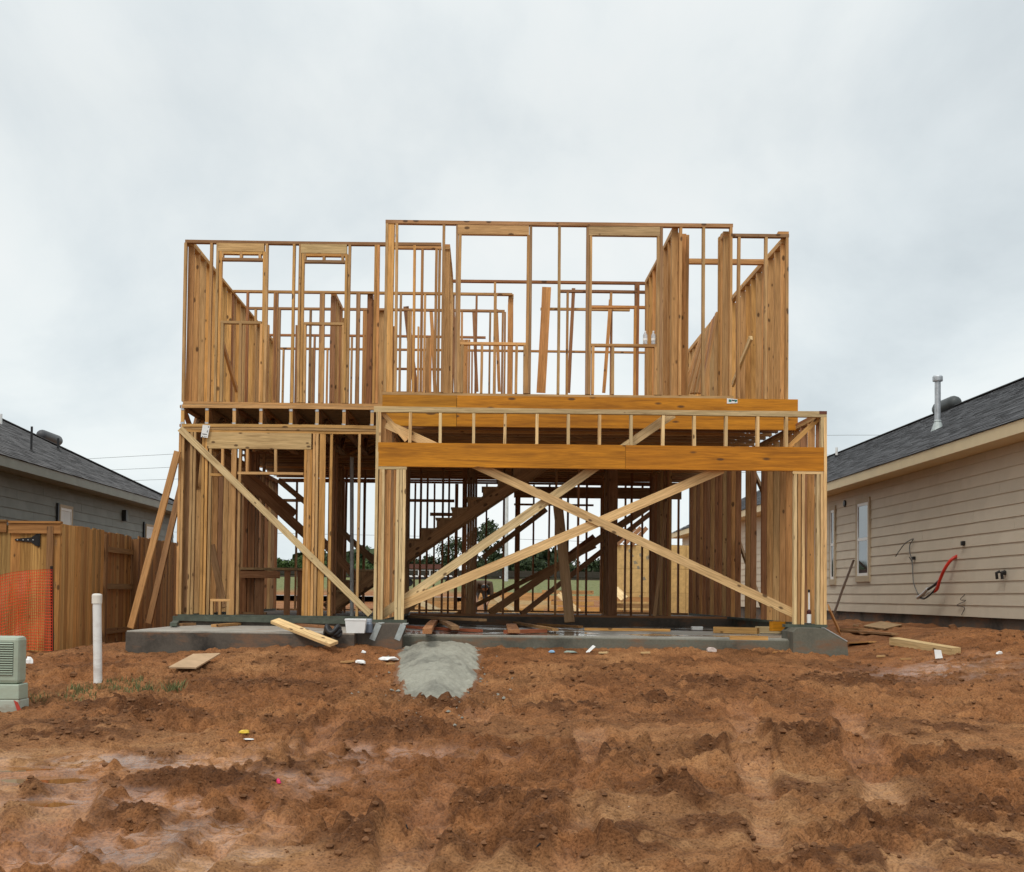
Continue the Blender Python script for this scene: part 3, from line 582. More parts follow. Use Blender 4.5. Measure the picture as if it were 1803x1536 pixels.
# ---- second floor, left front wall (plane A)
p = wall((-3.2, YA, Z2)); z0 = Z2+0.0385
hpl(p, Y, XL+0.01, Xp(777, Y, Z2), Z2, 'bottom_plate', col=TAN)
hpl(p, Y, XL-0.005, Xp(777, Y, T2), T2-0.045, 'top_plate', t=0.045, col=BRN)
zt = T2-0.0455
for c in (324.2, 369.5, 516, 659.5, 728.5): vst(p, Y, c, z0, zt, 'stud', col=pick(TAN, YEL))
for (k0, j0, j1, k1) in ((381, 386, 462.5, 467.8), (526.5, 531.8, 608, 613.3)):
    hx0, hx1 = Xp((k0+j0)/2+.4, Y, 5.4), Xp((k1+j1)/2-.4, Y, 5.4); q = 450 if k0 < 450 else 570; dyy = 0 if k0 < 450 else 3.5
    za = Zp(q, 443+dyy, Y); hdr(p, Y-0.003, hx0, hx1, za, zt, 'window_header', col=(0.58, 0.39, 0.18))
    for c in (k0, k1): vst(p, Y, c, z0, zt, 'king_stud', col=TAN)
    for c in (j0, j1): vst(p, Y, c, z0, za-.001, 'jack_stud', col=YEL)
    jx0, jx1 = Xp(j0, Y, 4.5)+.02, Xp(j1, Y, 4.5)-.02
    zb = Zp(q, 459+dyy, Y); hpl(p, Y, jx0, jx1, zb, 'head_plate', col=BRN)
    for c in (j0+5, (j0+j1)/2, j1-5): vst(p, Y, c, zb+.039, za-.002, 'cripple_stud', col=TAN)
    hpl(p, Y, jx0, jx1, za-.04, 'head_plate', col=YEL)
    zc = Zp(q, 570+dyy*.6, Y); hpl(p, Y, jx0, jx1, zc, 'window_sill', col=TAN)
    for c in (j0+4, (j0+j1)/2-2, j1-4): vst(p, Y, c, z0, zc-.001, 'cripple_stud', col=TAN)
hpl(p, Y, Xp(694, Y, 5.3), Xp(777, Y, 5.3), T2-0.095, 'top_plate', col=ORG)
for c in (742, 767, 772.5): vst(p, Y, c, z0, T2-0.1, 'stud', col=ORG)
for c in (664.5,): vst(p, Y, c, z0, zt, 'stud', col=ORG)
# ---- second floor, middle front wall (plane B) on the orange beam
Y = YB; p = wall((0.8, YB, 3.22)); z0 = 3.2585
hdr(p, Y+0.002, Xp(673, Y, 3), Xp(804, Y, 3)-.003, 2.775, 3.217, 'floor_beam', col=(0.48, 0.195, 0.012), mat=LVL); hdr(p, Y+0.002, Xp(804, Y, 3)+.003, Xp(1405, Y, 3), 2.775, 3.217, 'floor_beam', col=(0.49, 0.20, 0.012), mat=LVL)
xb0, xb1 = Xp(676.5, Y, 4.4), Xp(1290, Y, 4.4)
hpl(p, Y, Xp(673, Y, 3), xb1+.02, 3.2185, 'bottom_plate', col=TAN); hpl(p, Y, xb0, xb1, TB-0.05, 'top_plate', t=0.05, col=BRN)
zt = TB-0.0505
for c in (679.5, 697, 780, 984, 1198, 1239, 1287): vst(p, Y, c, z0, zt, 'stud', col=pick(TAN, ORG, TAN))
for i in range(3): lum(p, 'stud', (Xp(687, Y, 4.4), Y+0.03+i*.04, z0), (Xp(687, Y, 4.4), Y+0.03+i*.04, zt), 0.089, 0.038, (0, 1, 0), YEL)
for (k0, j0, j1, k1, hb, sy, dyy) in ((803.5, 808.6, 929, 933.6, 413, 605, 0), (1034.5, 1039, 1159.5, 1164.5, 415, 608, 0)):
    za = Zp((j0+j1)/2, hb, Y); hdr(p, Y-.003, Xp((k0+j0)/2, Y, 5.4), Xp((k1+j1)/2, Y, 5.4), za, TB-0.004, 'window_header', col=(0.54, 0.345, 0.165))
    for c in (k0, k1): vst(p, Y, c, z0, zt, 'king_stud', col=BRN)
    for c in (j0, j1): vst(p, Y, c, z0, za-.001, 'jack_stud', col=TAN)
    jx0, jx1 = Xp(j0, Y, 4.5)+.02, Xp(j1, Y, 4.5)-.02
    zc = Zp((j0+j1)/2, sy, Y); hpl(p, Y, jx0, jx1, zc-.02, 'window_sill', col=TAN)
    for c in (j0+4.8, (j0+j1)/2-20 if k0 > 1000 else (j0+j1)/2-21, j1-20 if k0 < 1000 else j1-4.5, j1-5): vst(p, Y, c, z0, zc-.021, 'cripple_stud', col=TAN)
# right return (B -> C) and the recessed bit (plane C)
xw = Xp(1281, YB, 4.4); p = sidewall(xw, [YB+.13, YB+.30], Z2, TC-.002, (TAN, ORG), y1=YC+.1)
Y = YC; p = wall((3.9, YC, Z2)); z0 = Z2+.0385
hpl(p, Y, Xp(1293, Y, Z2), XR2, Z2, 'bottom_plate', col=TAN); hpl(p, Y, Xp(1270, Y, TC), XR2-.001, TC-.001, 'top_plate', t=.045, col=BRN)
hpl(p, Y, XR2-.16, XR2-.005, TC+.0445, 'top_plate', col=ORG)
for c in (1267.5, 1301, 1349, 1386.0): vst(p, Y, c, z0, TC-.003, 'stud', col=pick(TAN, YEL))
# ---- second floor side walls
sidewall(XL+.06, fr(YA+.13, YBK-.1), Z2, T2, (YEL, YEL, TAN, ORG), y0=YA+.09)
sidewall(XR2-.05, fr(YC+.13, 21.5)+fr(21.9, YBK-.1), Z2, TC+.003, (YEL, TAN, ORG), y0=YC+.09)
# ---- second floor partitions
def cross(Y, x0, x1, z0, z1, studs, cols, w=0.089, base=True, name='stud', dbl=False):
    p = wall((x0, Y, z0)); zt = z1-.038
    hpl(p, Y, x0, x1, zt, 'top_plate', w, col=pick(*cols))
    if dbl: hpl(p, Y, x0, x1, zt-.0385, 'top_plate', w, col=pick(*cols)); zt -= .0385
    if base: hpl(p, Y, x0, x1, z0, 'bottom_plate', w, col=pick(*cols))
    for c in studs:
        k = 1
        if isinstance(c, tuple): c, k = c
        vst(p, Y, c, z0+(.0385 if base else 0), zt-.0005, name, w, k, pick(*cols))
    return p
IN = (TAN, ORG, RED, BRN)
p = cross(21.8, XL+.1, .46, Z2, T2, [(407, 1), 434, 484, 563, (629, 2), 659, 704, 747, 797, (838, 1), 872], IN)
p = cross(23.1, XL+.1, .35, Z2, T2, [448, 490, 545, 590, 640, (720, 2), 766, 812, 862, (886, 2)], IN)
for c, k, y in ((818, 5, 598), (754, 3, 595), (604, 2, 560), (641, 2, 545)): vst(p, 23.1, c, Z2+.039, Zp(c, y, 23.1), 'post_ply', .089, k, ORG)
for c in (470, 520, 612, 655, 692, 735, 780): vst(p, 24.4, c, Z2, T2-.05, 'stud', .089, 1, pick(*IN))
for c, k in ((484, 2), (566, 2)): vst(p, 21.8, c, Z2+.039, T2-.04, 'stud', .089, k, ORG)
p = cross(25.5, XL+.1, .0, Z2, T2, [(450, 3), 512, 552, 618, 690, (755, 2), 801], IN)
hpl(p, 25.5, Xp(640, 25.5, 4.9), Xp(800, 25.5, 4.9), 4.98, 'window_sill', col=RED)
p = cross(YBK-.1, XL+.1, XR2-.1, Z2, T2, [497, 522, 548, 575, 605, 645, 675, 722, 745, 790, 803, 830], IN)
hpl(p, YBK-.1, Xp(640, YBK, 5), Xp(800, YBK, 5), 4.72, 'window_sill', col=RED)
xw = 2.71
p = cross(20.9, Xp(783, 20.9, 5.6), xw+.05, Z2, T2, [785, 870, (1121, 2)], IN)
hpl(p, 20.9, Xp(1040, 20.9, 5.3), xw, 5.24, 'door_header', col=ORG); hpl(p, 20.9, Xp(984, 20.9, 5.5), xw, 5.50, 'top_plate', col=RED)
vst(p, 20.9, 999, Z2+.04, 5.5, 'stud', col=ORG); vst(p, 20.9, 1076, 5.28, 5.5, 'cripple_stud', col=ORG); vst(p, 20.9, 1118, Z2+.04, 5.24, 'jack_stud', col=YEL)
p = cross(22.4, Xp(952, 22.4, 5.6), 2.6, Z2, 5.58, [1076], IN)
sidewall(xw, fr(YB+.12, 20.8), Z2, T2, (TAN, ORG, YEL), y0=YB+.09)
sidewall(-.60, [YA+.13, YA+.2, YA+.5, YA+.95, 20.4, 20.8], Z2, T2, (ORG, TAN), y0=YA+.09)
sidewall(.44, [21.9, 22.05, 22.4], Z2, T2, (TAN, ORG))
sidewall(-2.70, [21.95, 22.2, 22.5, 22.8, 23.0], Z2, T2, (ORG, TAN, RED))
sidewall(-1.95, [23.2, 23.4, 23.8, 24.2, 24.6, 25.0, 25.4], Z2, T2, (TAN, YEL))
sidewall(-2.05, [21.9, 22.1], Z2, T2, (RED,))
p = wall((3.7, 19.3, Z2)); hpl(p, 19.3, Xp(1180, 19.3, 5.6), 4.36, 5.58, 'top_plate', col=ORG); hpl(p, 19.3, Xp(1180, 19.3, 5.6), 4.36, 5.619, 'top_plate', col=TAN)
vst(p, 19.3, 1206, Z2, 5.58, 'stud', col=ORG); vst(p, 19.3, 1177, Z2, 5.58, 'stud', col=YEL); vst(p, 19.3, 1187, Z2, 5.58, 'stud', col=ORG)
for i, c in enumerate((1185, 1191, 1203, 1209)): lum(p, 'stud', (Xp(c, 18.0, 4.4), 17.95+.05*i, Z2), (Xp(c, 18.0, 4.4), 17.95+.05*i, T2-.02), .089, .038, (0, 1, 0), pick(TAN, ORG))
# temporary bracing upstairs
def brace(a, Ya, b, Yb, w=.089, n=(0, 1, 0), col=ORG, t=.038, name='brace'):
    return lum(HF, name, at(*a, Ya), at(*b, Yb), w, t, n, col)
brace((388, 590), 18.95, (417, 688), 19.9, col=ORG, n=(1, 0, 0)); brace((1321, 596), 19.9, (1290, 678), 21.2, col=PALE, n=(1, 0, 0)); brace((1304, 639), 19.6, (1323, 595), 19.2, col=PALE, n=(1, 0, 0))
for (a, b, y, w) in (((798, 542), (802, 690), 24.0, .06), ((834, 545), (840, 690), 24.4, .06), ((874, 545), (879, 690), 24.2, .06), ((1010, 508), (1001, 692), 22.3, .06), ((1075, 528), (1063, 692), 22.35, .06), ((715, 540), (732, 690), 24.5, .11), ((759, 545), (766, 690), 24.9, .07)):
    brace(a, y, b, y, w, col=pick(RED, ORG))
brace((962.5, 506), 22.3, (952.5, 692), 22.35, .16, col=ORG, name='leaning_plank')
for i in range(9):
    y = 21.4-.18*i; brace((1203+4.5*i+random.uniform(-2, 2), 693), y, (1233+3.6*i, 596-5.4*i+random.uniform(-4, 4)), y+.1, .12, (1, 0, 0), pick(TAN, ORG, RED), name='leaning_plank')
# ---- floor structure: subfloor sheets and open-web trusses
yy = YA+.002
for X0, X1, y0 in ((XL, -1.0, YA), (-1.0, XR2, YB+.1)):
    xs = [X0+i*2.44 for i in range(int((X1-X0)/2.44)+1)]+[X1]
    ys = [y0+i*1.22 for i in range(int((YBK-y0)/1.22)+1)]+[YBK]
    for i in range(len(xs)-1):
        for j in range(len(ys)-1):
            if xs[i+1]-xs[i] > .05 and ys[j+1]-ys[j] > .05: MB().box((xs[i]+.002, ys[j]+.002, 3.181), (xs[i+1]-.002, ys[j+1]-.002, 3.198)).build('subfloor_panel', OSB, HF, center=True)
TZ0, TZ1 = 2.856, 3.180
_wm = {}
def truss(a, b, plates=True, cols=(BRN, RED, ORG), webs=True):
    """floor truss between a and b (x,y): flat chords, upright ends, diagonal webs, steel plates"""
    a, b = Vector((*a, 0)), Vector((*b, 0)); d = (b-a); Ln = d.length; d.normalize(); nrm = Vector((d.y, -d.x, 0)); z = Vector((0, 0, 1))
    t = lum(HF, 'floor_truss', a+z*(TZ0+.019), b+z*(TZ0+.019), .089, .038, (0, 0, 1), pick(*cols))
    lum(t, 'top_chord', a+z*(TZ1-.019), b+z*(TZ1-.019), .089, .038, (0, 0, 1), pick(*cols))
    for q in (a+d*.019, b-d*.019): lum(t, 'end_block', q+z*(TZ0+.039), q+z*(TZ1-.039), .089 if False else .05, .038, d, pick(TAN, YEL) if q.y < 19 else pick(*cols))
    n = max(3, round(Ln/.62)); s = Ln/n
    if webs:
        for i in range(n):
            x0, x1 = a+d*(i*s+.05), a+d*((i+1)*s-.05)
            if i % 2: lum(t, 'web', x0+z*(TZ0+.04), x1+z*(TZ1-.04), .07, .036, (0, 0, 1), pick(*cols))
            else: lum(t, 'web', x0+z*(TZ1-.04), x1+z*(TZ0+.04), .07, .036, (0, 0, 1), pick(*cols))
    if plates:
        for zz in (TZ0+.02, TZ1-.045):
            m_ = MB().box((-.022, -.004, -.03), (.022, 0, .05)); m_.build('gang_plate', STEEL, t, Matrix.Translation(a+z*zz+Vector((0, -.002, 0))))
            m_ = MB().box((-.004, 0, -.02), (0, .10, .06)); m_.build('gang_plate', STEEL, t, Matrix.Translation(a+z*(zz)+Vector((-.03, .02, 0))))
    return t
for c in (321, 364, 412, 459, 512, 558, 605.5, 655):
    x = Xp(c, YA, 3.0); truss((x, YA+.012), (x, 22.3))
p = HF
lum(HF, 'rim_board', (XL, YA-.003, TZ0+.019), (-1.40, YA-.003, TZ0+.019), .046, .02, (0, 1, 0), YEL); lum(HF, 'rim_board', (XL, YA-.003, TZ1-.019), (-1.40, YA-.003, TZ1-.019), .046, .02, (0, 1, 0), TAN)
for y in fr(18.25, 26.8): truss((-1.3 if y < 22.4 else XL+.1, y), (XR2-.03, y), False)
for y in fr(18.3, 22.3):
    MB().box((0, -.05, 0), (.003, .05, .09)).build('joist_hanger', STEEL, HF, Matrix.Translation((XR2-.04, y, TZ0-.005)))
# ---- garage front wall (plane G)
Y = YG; p = wall((1.5, YG, 0)); gx0, gx1 = Xp(659.5, Y, 1.4), Xp(1455.5, Y, 1.4)
hpl(p, Y, gx0-.03, gx1, 2.828, 'top_plate', col=PALE); hpl(p, Y, gx0-.03, gx1, 2.787, 'top_plate', t=.040, col=PALE)
MB().box((gx1-.1, Y-.002, 2.829), (gx1+.001, Y+.088, 2.868)).build('plate_end', plain('red_end_seal', (0.14, 0.045, 0.025), 0.7), p, center=True)
bz0, bz1 = Zp(1050, 825.5, Y), Zp(1050, 783.5, Y)
hdr(p, Y-.004, Xp(665.5, Y, 2.2), Xp(1101, Y, 2.2)-.002, bz0, bz1, 'garage_beam', col=(0.51, 0.205, 0.012), mat=LVL); hdr(p, Y-.004, Xp(1101, Y, 2.2)+.002, Xp(1450.5, Y, 2.2), bz0, bz1, 'garage_beam', col=(0.49, 0.195, 0.012), mat=LVL)
for c in (722, 775, 834, 889, 945.6, 1001, 1056, 1111.6, 1167.7, 1223, 1278.6, 1335, 1385): vst(p, Y, c, bz1+.001, 2.7865, 'cripple_stud', col=PALE)
for c in (668.5, 1447.5): vst(p, Y, c, bz1+.001, 2.7865, 'cripple_stud', col=PALE)
for (c0, c1) in ((664, 716), (1396, 1450)): hpl(p, Y, Xp(c0, Y, 2), Xp(c1, Y, 2), bz0-.039, 'bearing_plate', col=PALE)
z0 = .0385
for c in (662.3, 1453): vst(p, Y, c, z0, 2.7865, 'king_stud', col=PALE)
for c in (668.6, 672.5, 698.5, 704, 709.8, 1400.7, 1407, 1414, 1440.5, 1446.8): vst(p, Y, c, z0, bz0-.04, 'jack_stud', col=pick(PALE, TAN, PALE))
for (x0, x1) in ((-1.47, -1.0), (3.98, XR)): lum(p, 'sill_plate', (x0, Y+.03, .019), (x1, Y+.03, .019), .15, .038, (0, 0, 1), (1, 1, 1), TREATED)
# garage side walls
sidewall(-1.36, [16.62, 16.66, 16.95]+fr(17.3, 22.3), .0, 2.78, (RED, BRN, ORG), bmat=TREATED, y0=16.6)
ysr = [y for y in fr(16.66, YBK-.1) if not (20.25 < y < 20.66 or 21.45 < y < 21.86)]
sidewall(XR-.06, ysr, 0, 2.86, (RED, ORG, RED, TAN), w=.094, bmat=TREATED, y0=16.6)
# left side wall, downstairs
ysl = [y for y in fr(YA+.12, YBK-.1) if not (19.3 < y < 19.55 or 23.9 < y < 24.2)]
sidewall(XL+.06, ysl, 0, 2.815, (RED, ORG, TAN, BRN), w=.092, bmat=TREATED, y0=YA+.09)
# braces of the garage opening
def ibr(a, b, Y, w=.115, col=PALE, name='brace', Yb=None): return lum(HF, name, at(*a, Y), at(*b, Yb or Y), w, .038, (0, 1, 0), col, None, .06)
ibr((680, 747), (1399, 1081), YG+.115, col=PALE); ibr((668, 1086), (1185, 729), YG+.20, col=PALE); ibr((700, 1069), (1272, 826), YG+.155, .125, col=PALE)
ibr((673, 726), (716, 776), YG+.11, .06, col=PALE); ibr((1388, 788), (1444, 735), YG+.11, .06, col=YEL)
# diagonal brace on the left front wall
ibr((317, 755), (652, 1082), YA-.022, .098, col=PALE)
# ---- back wall downstairs
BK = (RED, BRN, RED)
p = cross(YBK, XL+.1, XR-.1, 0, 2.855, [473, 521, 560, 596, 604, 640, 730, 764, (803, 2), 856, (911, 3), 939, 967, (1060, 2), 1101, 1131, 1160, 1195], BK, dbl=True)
for a, b, z in ((420, 545, 2.35), (715, 800, 2.38), (905, 1045, 2.50), (1045, 1200, 2.50)): hdr(p, YBK-.004, Xp(a, YBK, z), Xp(b, YBK, z), z, z+.24 if a > 800 else z+.06, 'header', col=BRN)
hdr(p, YBK-.003, Xp(757, YBK, 2), Xp(812, YBK, 2), 2.08, 2.15, 'header', col=BRN); hdr(p, YBK-.003, Xp(905, YBK, 2), Xp(1045, YBK, 2), 2.33, 2.37, 'header', col=BRN)
lum(HF, 'rim_board', (Xp(905, YBK, 3), YBK, 3.02), (XR-.1, YBK, 3.02), .31, .03, (0, 1, 0), BRN)
# inner partition between garage and house
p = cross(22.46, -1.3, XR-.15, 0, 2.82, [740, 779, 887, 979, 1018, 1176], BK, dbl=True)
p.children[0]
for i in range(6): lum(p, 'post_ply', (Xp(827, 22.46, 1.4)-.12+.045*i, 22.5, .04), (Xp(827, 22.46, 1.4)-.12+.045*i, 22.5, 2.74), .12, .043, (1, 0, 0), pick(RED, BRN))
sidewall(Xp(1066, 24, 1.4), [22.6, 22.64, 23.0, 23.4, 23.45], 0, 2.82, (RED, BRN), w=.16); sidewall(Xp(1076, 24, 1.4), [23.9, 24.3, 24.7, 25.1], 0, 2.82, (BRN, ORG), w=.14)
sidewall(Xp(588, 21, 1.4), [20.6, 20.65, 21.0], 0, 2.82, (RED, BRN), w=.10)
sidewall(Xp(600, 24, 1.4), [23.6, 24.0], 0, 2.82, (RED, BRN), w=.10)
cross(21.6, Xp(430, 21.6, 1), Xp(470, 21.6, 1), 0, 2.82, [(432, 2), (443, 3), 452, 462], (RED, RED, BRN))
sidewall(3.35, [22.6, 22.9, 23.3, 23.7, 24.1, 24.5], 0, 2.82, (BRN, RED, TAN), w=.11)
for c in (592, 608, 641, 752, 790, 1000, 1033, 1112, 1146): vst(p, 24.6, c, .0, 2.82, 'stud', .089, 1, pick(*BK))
# long dark braces indoors
for (a, Ya, b, Yb, w) in (((862, 1080), 23.2, (1160, 880), 25.5, .14), ((918, 1082), 23.4, (1172, 884), 25.8, .10), ((800, 1085), 24.0, (1048, 962), 26.0, .09), ((850, 982), 24.5, (962, 897), 24.5, .10), ((1000, 978), 25.0, (1046, 944), 25.0, .09),
                         ((385, 800), 20.0, (548, 950), 21.4, .15), ((430, 830), 20.8, (520, 905), 21.6, .12), ((490, 845), 23.5, (548, 893), 23.6, .10), ((590, 925), 23.5, (660, 990), 23.6, .11), ((560, 945), 22.5, (640, 1030), 22.5, .14), ((610, 945), 24.0, (660, 985), 24.0, .09),
                         ((352, 745), 18.95, (330, 1000), 20.5, .09), ((372, 960), 19.2, (395, 1070), 19.0, .10), ((700, 1090), 22.2, (755, 1040), 22.2, .1)):
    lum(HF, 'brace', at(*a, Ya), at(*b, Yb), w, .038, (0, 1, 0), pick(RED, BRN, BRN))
lum(HF, 'leaning_plank', at(1003, 1096, 20.8), at(981, 876, 21.6), .17, .038, (0, 1, 0), BRN)
lum(HF, 'leaning_plank', at(1152, 1086, 21.6), at(1174, 880, 22.2), .06, .038, (0, 1, 0), BRN)
for a, b in (((1300, 950), (1345, 1078)), ((1300, 770), (1345, 870))): lum(HF, 'brace', atX(*a, XR+.03), atX(*b, XR+.03), .09, .038, (1, 0, 0), BRN)
# staircase
st = empty('staircase', (-1.3, 21.4, 1.3), parent=HF)
run, rise, xs0, zs0, k0, k1 = .262, .181, -1.33, 1.335, -5, 10
for y in (21.45, 22.3):
    a = Vector((xs0+k0*run-.05, y, zs0+k0*rise-.285-.036)); b = Vector((xs0+k1*run, y, zs0+k1*rise-.285))
    lum(st, 'stringer', a, b, .205, .038, (0, 1, 0), BRN)
for k in range(k0, k1):
    x, z = xs0+k*run, zs0+k*rise
    MB().box((x-.02, 21.40, z-.03), (x+run+.01, 22.36, z)).build('tread', OSB, st, center=True)
    MB().box((x, 21.42, z-rise), (x+.02, 22.34, z-.031)).build('riser', OSB, st, center=True)
    for y in (21.45, 22.3): MB().prism([(x+.02, y-.019, z-.031), (x+run, y-.019, z-.031), (x+.02, y-.019, z-.031-rise)], (0, .038, 0)).build('stair_cleat', wood.__defaults__ and WOOD, st, center=True, color=BRN)
# steel post and services inside
MB().tube([at(619.5, 1086, 20.6), at(619.5, 805, 20.6)], .032, 12).build('steel_post', plain('grey_painted_post', (.36, .37, .36), .5), HF)
# nailed-on paper: builder's tag at the left corner, print on the orange beam
tg = empty('paper_tag', at(361, 761, YA-.05), 'white printed paper tag stapled to the left corner of the frame', 'tag')
def quadpx(mb, pts, Y):
    mb.add([at(*q, Y) for q in pts], [(0, 1, 2, 3)]); return mb
mb = MB(); P = [at(*q, YA-.048) for q in ((357, 748), (370, 749.5), (365.5, 771.5), (353.5, 769.5))]; mb.prism([P[0], P[3], P[2], P[1]], (0, .002, 0)); mb.build('sheet', PAPER, tg)
mb = MB()
for q in (((366.5, 751.5), (368.3, 750.8), (368.2, 753.2), (366, 753)), ((365, 758.5), (366.3, 757.3), (365.2, 762), (363.8, 761.2)), ((356.2, 763.6), (364.6, 764.6), (364.2, 766.0), (356.0, 765)), ((355.8, 767.8), (357.6, 768), (357.4, 769.4), (355.6, 769.2)), ((359, 768), (360.4, 768.2), (360, 769.6), (359, 769.5)), ((361.9, 768.6), (363.6, 768.8), (363.4, 770), (361.7, 769.9))): quadpx(mb, q, YA-.0485)
mb.build('print', INK, tg)
sk = empty('beam_label', at(1289, 705, YB), 'small white and green label at the right end of the upper orange beam', 'label')
mb = MB(); P = [at(*q, YB-.004) for q in ((1280, 701.5), (1298.5, 703.2), (1298.5, 710), (1280, 711))]; mb.prism([P[0], P[3], P[2], P[1]], (0, .003, 0)); mb.build('sheet', PAPER, sk)
mb = MB(); quadpx(mb, ((1283, 703.5), (1288, 703.8), (1288, 708), (1283, 708)), YB-.0045); quadpx(mb, ((1293, 704), (1298, 704.2), (1298, 707), (1294, 709)), YB-.0045); mb.build('green_print', TEAL, sk)
mb = MB(); quadpx(mb, ((1288.5, 703.8), (1293, 704.5), (1293.5, 706.8), (1288.8, 706.6)), YB-.0045); mb.build('dark_print', INK, sk)
# two clear bottles on the right upper window sill
for i, (c, lb) in enumerate(((1136, 'clear drinking bottle standing left on the upper right window sill'), (1150.5, 'clear drinking bottle on the upper right window sill, nearer the jamb'))):
    P = at(c, 606.5, YB+.05); b = empty('water_bottle', P, lb, 'bottle', 'bottles on the upper window sill')
    MB().lathe([(.030, 0), (.032, .01), (.030, .06), (.032, .11), (.032, .13), (.014, .165), (.013, .175)], P, 14).build('bottle_body', CLEARB, b, smooth=True)
    MB().lathe([(.015, .176), (.015, .19), (.013, .192)], P, 12).build('cap', WHITE, b)
    MB().lathe([(.0326, .05), (.0326, .085)], P, 14).build('wrapper', PAPER, b)

# ------------------------------------------------------------------ neighbouring houses
def siding_course(par, name, mat, X, s, y0, y1, z0, h, cuts):
    """lap boards of one course; s = +1 when the wall faces -X (right-hand house), -1 when it faces +X"""
    ys = [y0]+[c for c in cuts if y0+.4 < c < y1-.4]+[y1]
    for i in range(len(ys)-1):
        a, b = ys[i]+.0035, ys[i+1]-.0035; dz = random.uniform(-.002, .002)
        pr = [(X-s*.004, a, z0+h+.02+dz), (X-s*.018, a, z0+dz), (X-s*.006, a, z0+dz), (X+s*.004, a, z0+h+.02+dz)]
        MB().prism(pr, (0, b-a, 0)).build(name, mat, par, center=True)
def shingle_field(par, mat, P0, ux, uy, Lx, Ly, clip=None, ex=.143, tw=.32):
    """overlapping shingle tabs on a roof plane: P0 eave corner, ux along eave, uy up the slope"""
    n = ux.cross(uy).normalized(); n = n if n.z > 0 else -n; mb = MB(); r = random.Random(5)
    for j in range(int(Ly/ex)):
        off = r.random()*tw
        for i in range(int(Lx/tw)+2):
            x0 = i*tw-off; x1 = x0+tw-.004; x0 = max(0, x0); x1 = min(Lx, x1)
            if x1-x0 < .03: continue
            y0 = j*ex; y1 = min(Ly, y0+ex+.03)
            if clip and not clip((x0+x1)/2, (y0+y1)/2): continue
            th = r.choice((.007, .009, .013)); a = P0+ux*x0+uy*y0; b = P0+ux*x1+uy*y0; c = P0+ux*x1+uy*y1; d = P0+ux*x0+uy*y1
            mb.add([a+n*.001, b+n*.001, a+n*th, b+n*th, c+n*.003, d+n*.003], [(0, 1, 3, 2), (2, 3, 4, 5)])
    o = mb.build('shingles', mat, par); tag(o, kind='stuff'); return o
def window(par, X, s, ya, yb, za, zb, trim, frame, dark_low=True, trimw=.09, blind=False):
    """sash window on a wall facing -s X"""
    w = MB(); xo, xi = X-s*.045, X-s*.004
    for (a, b) in (((ya-trimw, za-trimw*1.3), (yb+trimw, za)), ((ya-trimw, zb), (yb+trimw, zb+trimw)), ((ya-trimw, za), (ya, zb)), ((yb, za), (yb+trimw, zb))):
        w.box((min(xo, xi), a[0], a[1]), (max(xo, xi), b[0], b[1]))
    wo = w.build('window', trim, par, center=True)
    w = MB(); xo, xi = X-s*.036, X-s*.008; k = .055; zm = (za+zb)/2
    for (a, b) in (((ya, za), (yb, za+k)), ((ya, zb-k), (yb, zb)), ((ya, za+k), (ya+k, zb-k)), ((yb-k, za+k), (yb, zb-k)), ((ya+k, zm-k/2), (yb-k, zm+k/2))):
        w.box((min(xo, xi), a[0], a[1]), (max(xo, xi), b[0], b[1]))
    w.build('sash', frame, wo, center=True)
    for (a, b, mt) in ((za+k, zm-k/2, GLASS), (zm+k/2, zb-k, BLIND if blind else GLASS)):
        xa, xb = X-s*.024, X-s*.020
        MB().box((min(xa, xb), ya+k, a), (max(xa, xb), yb-k, b)).build('pane', mt, wo, center=True)
    return wo
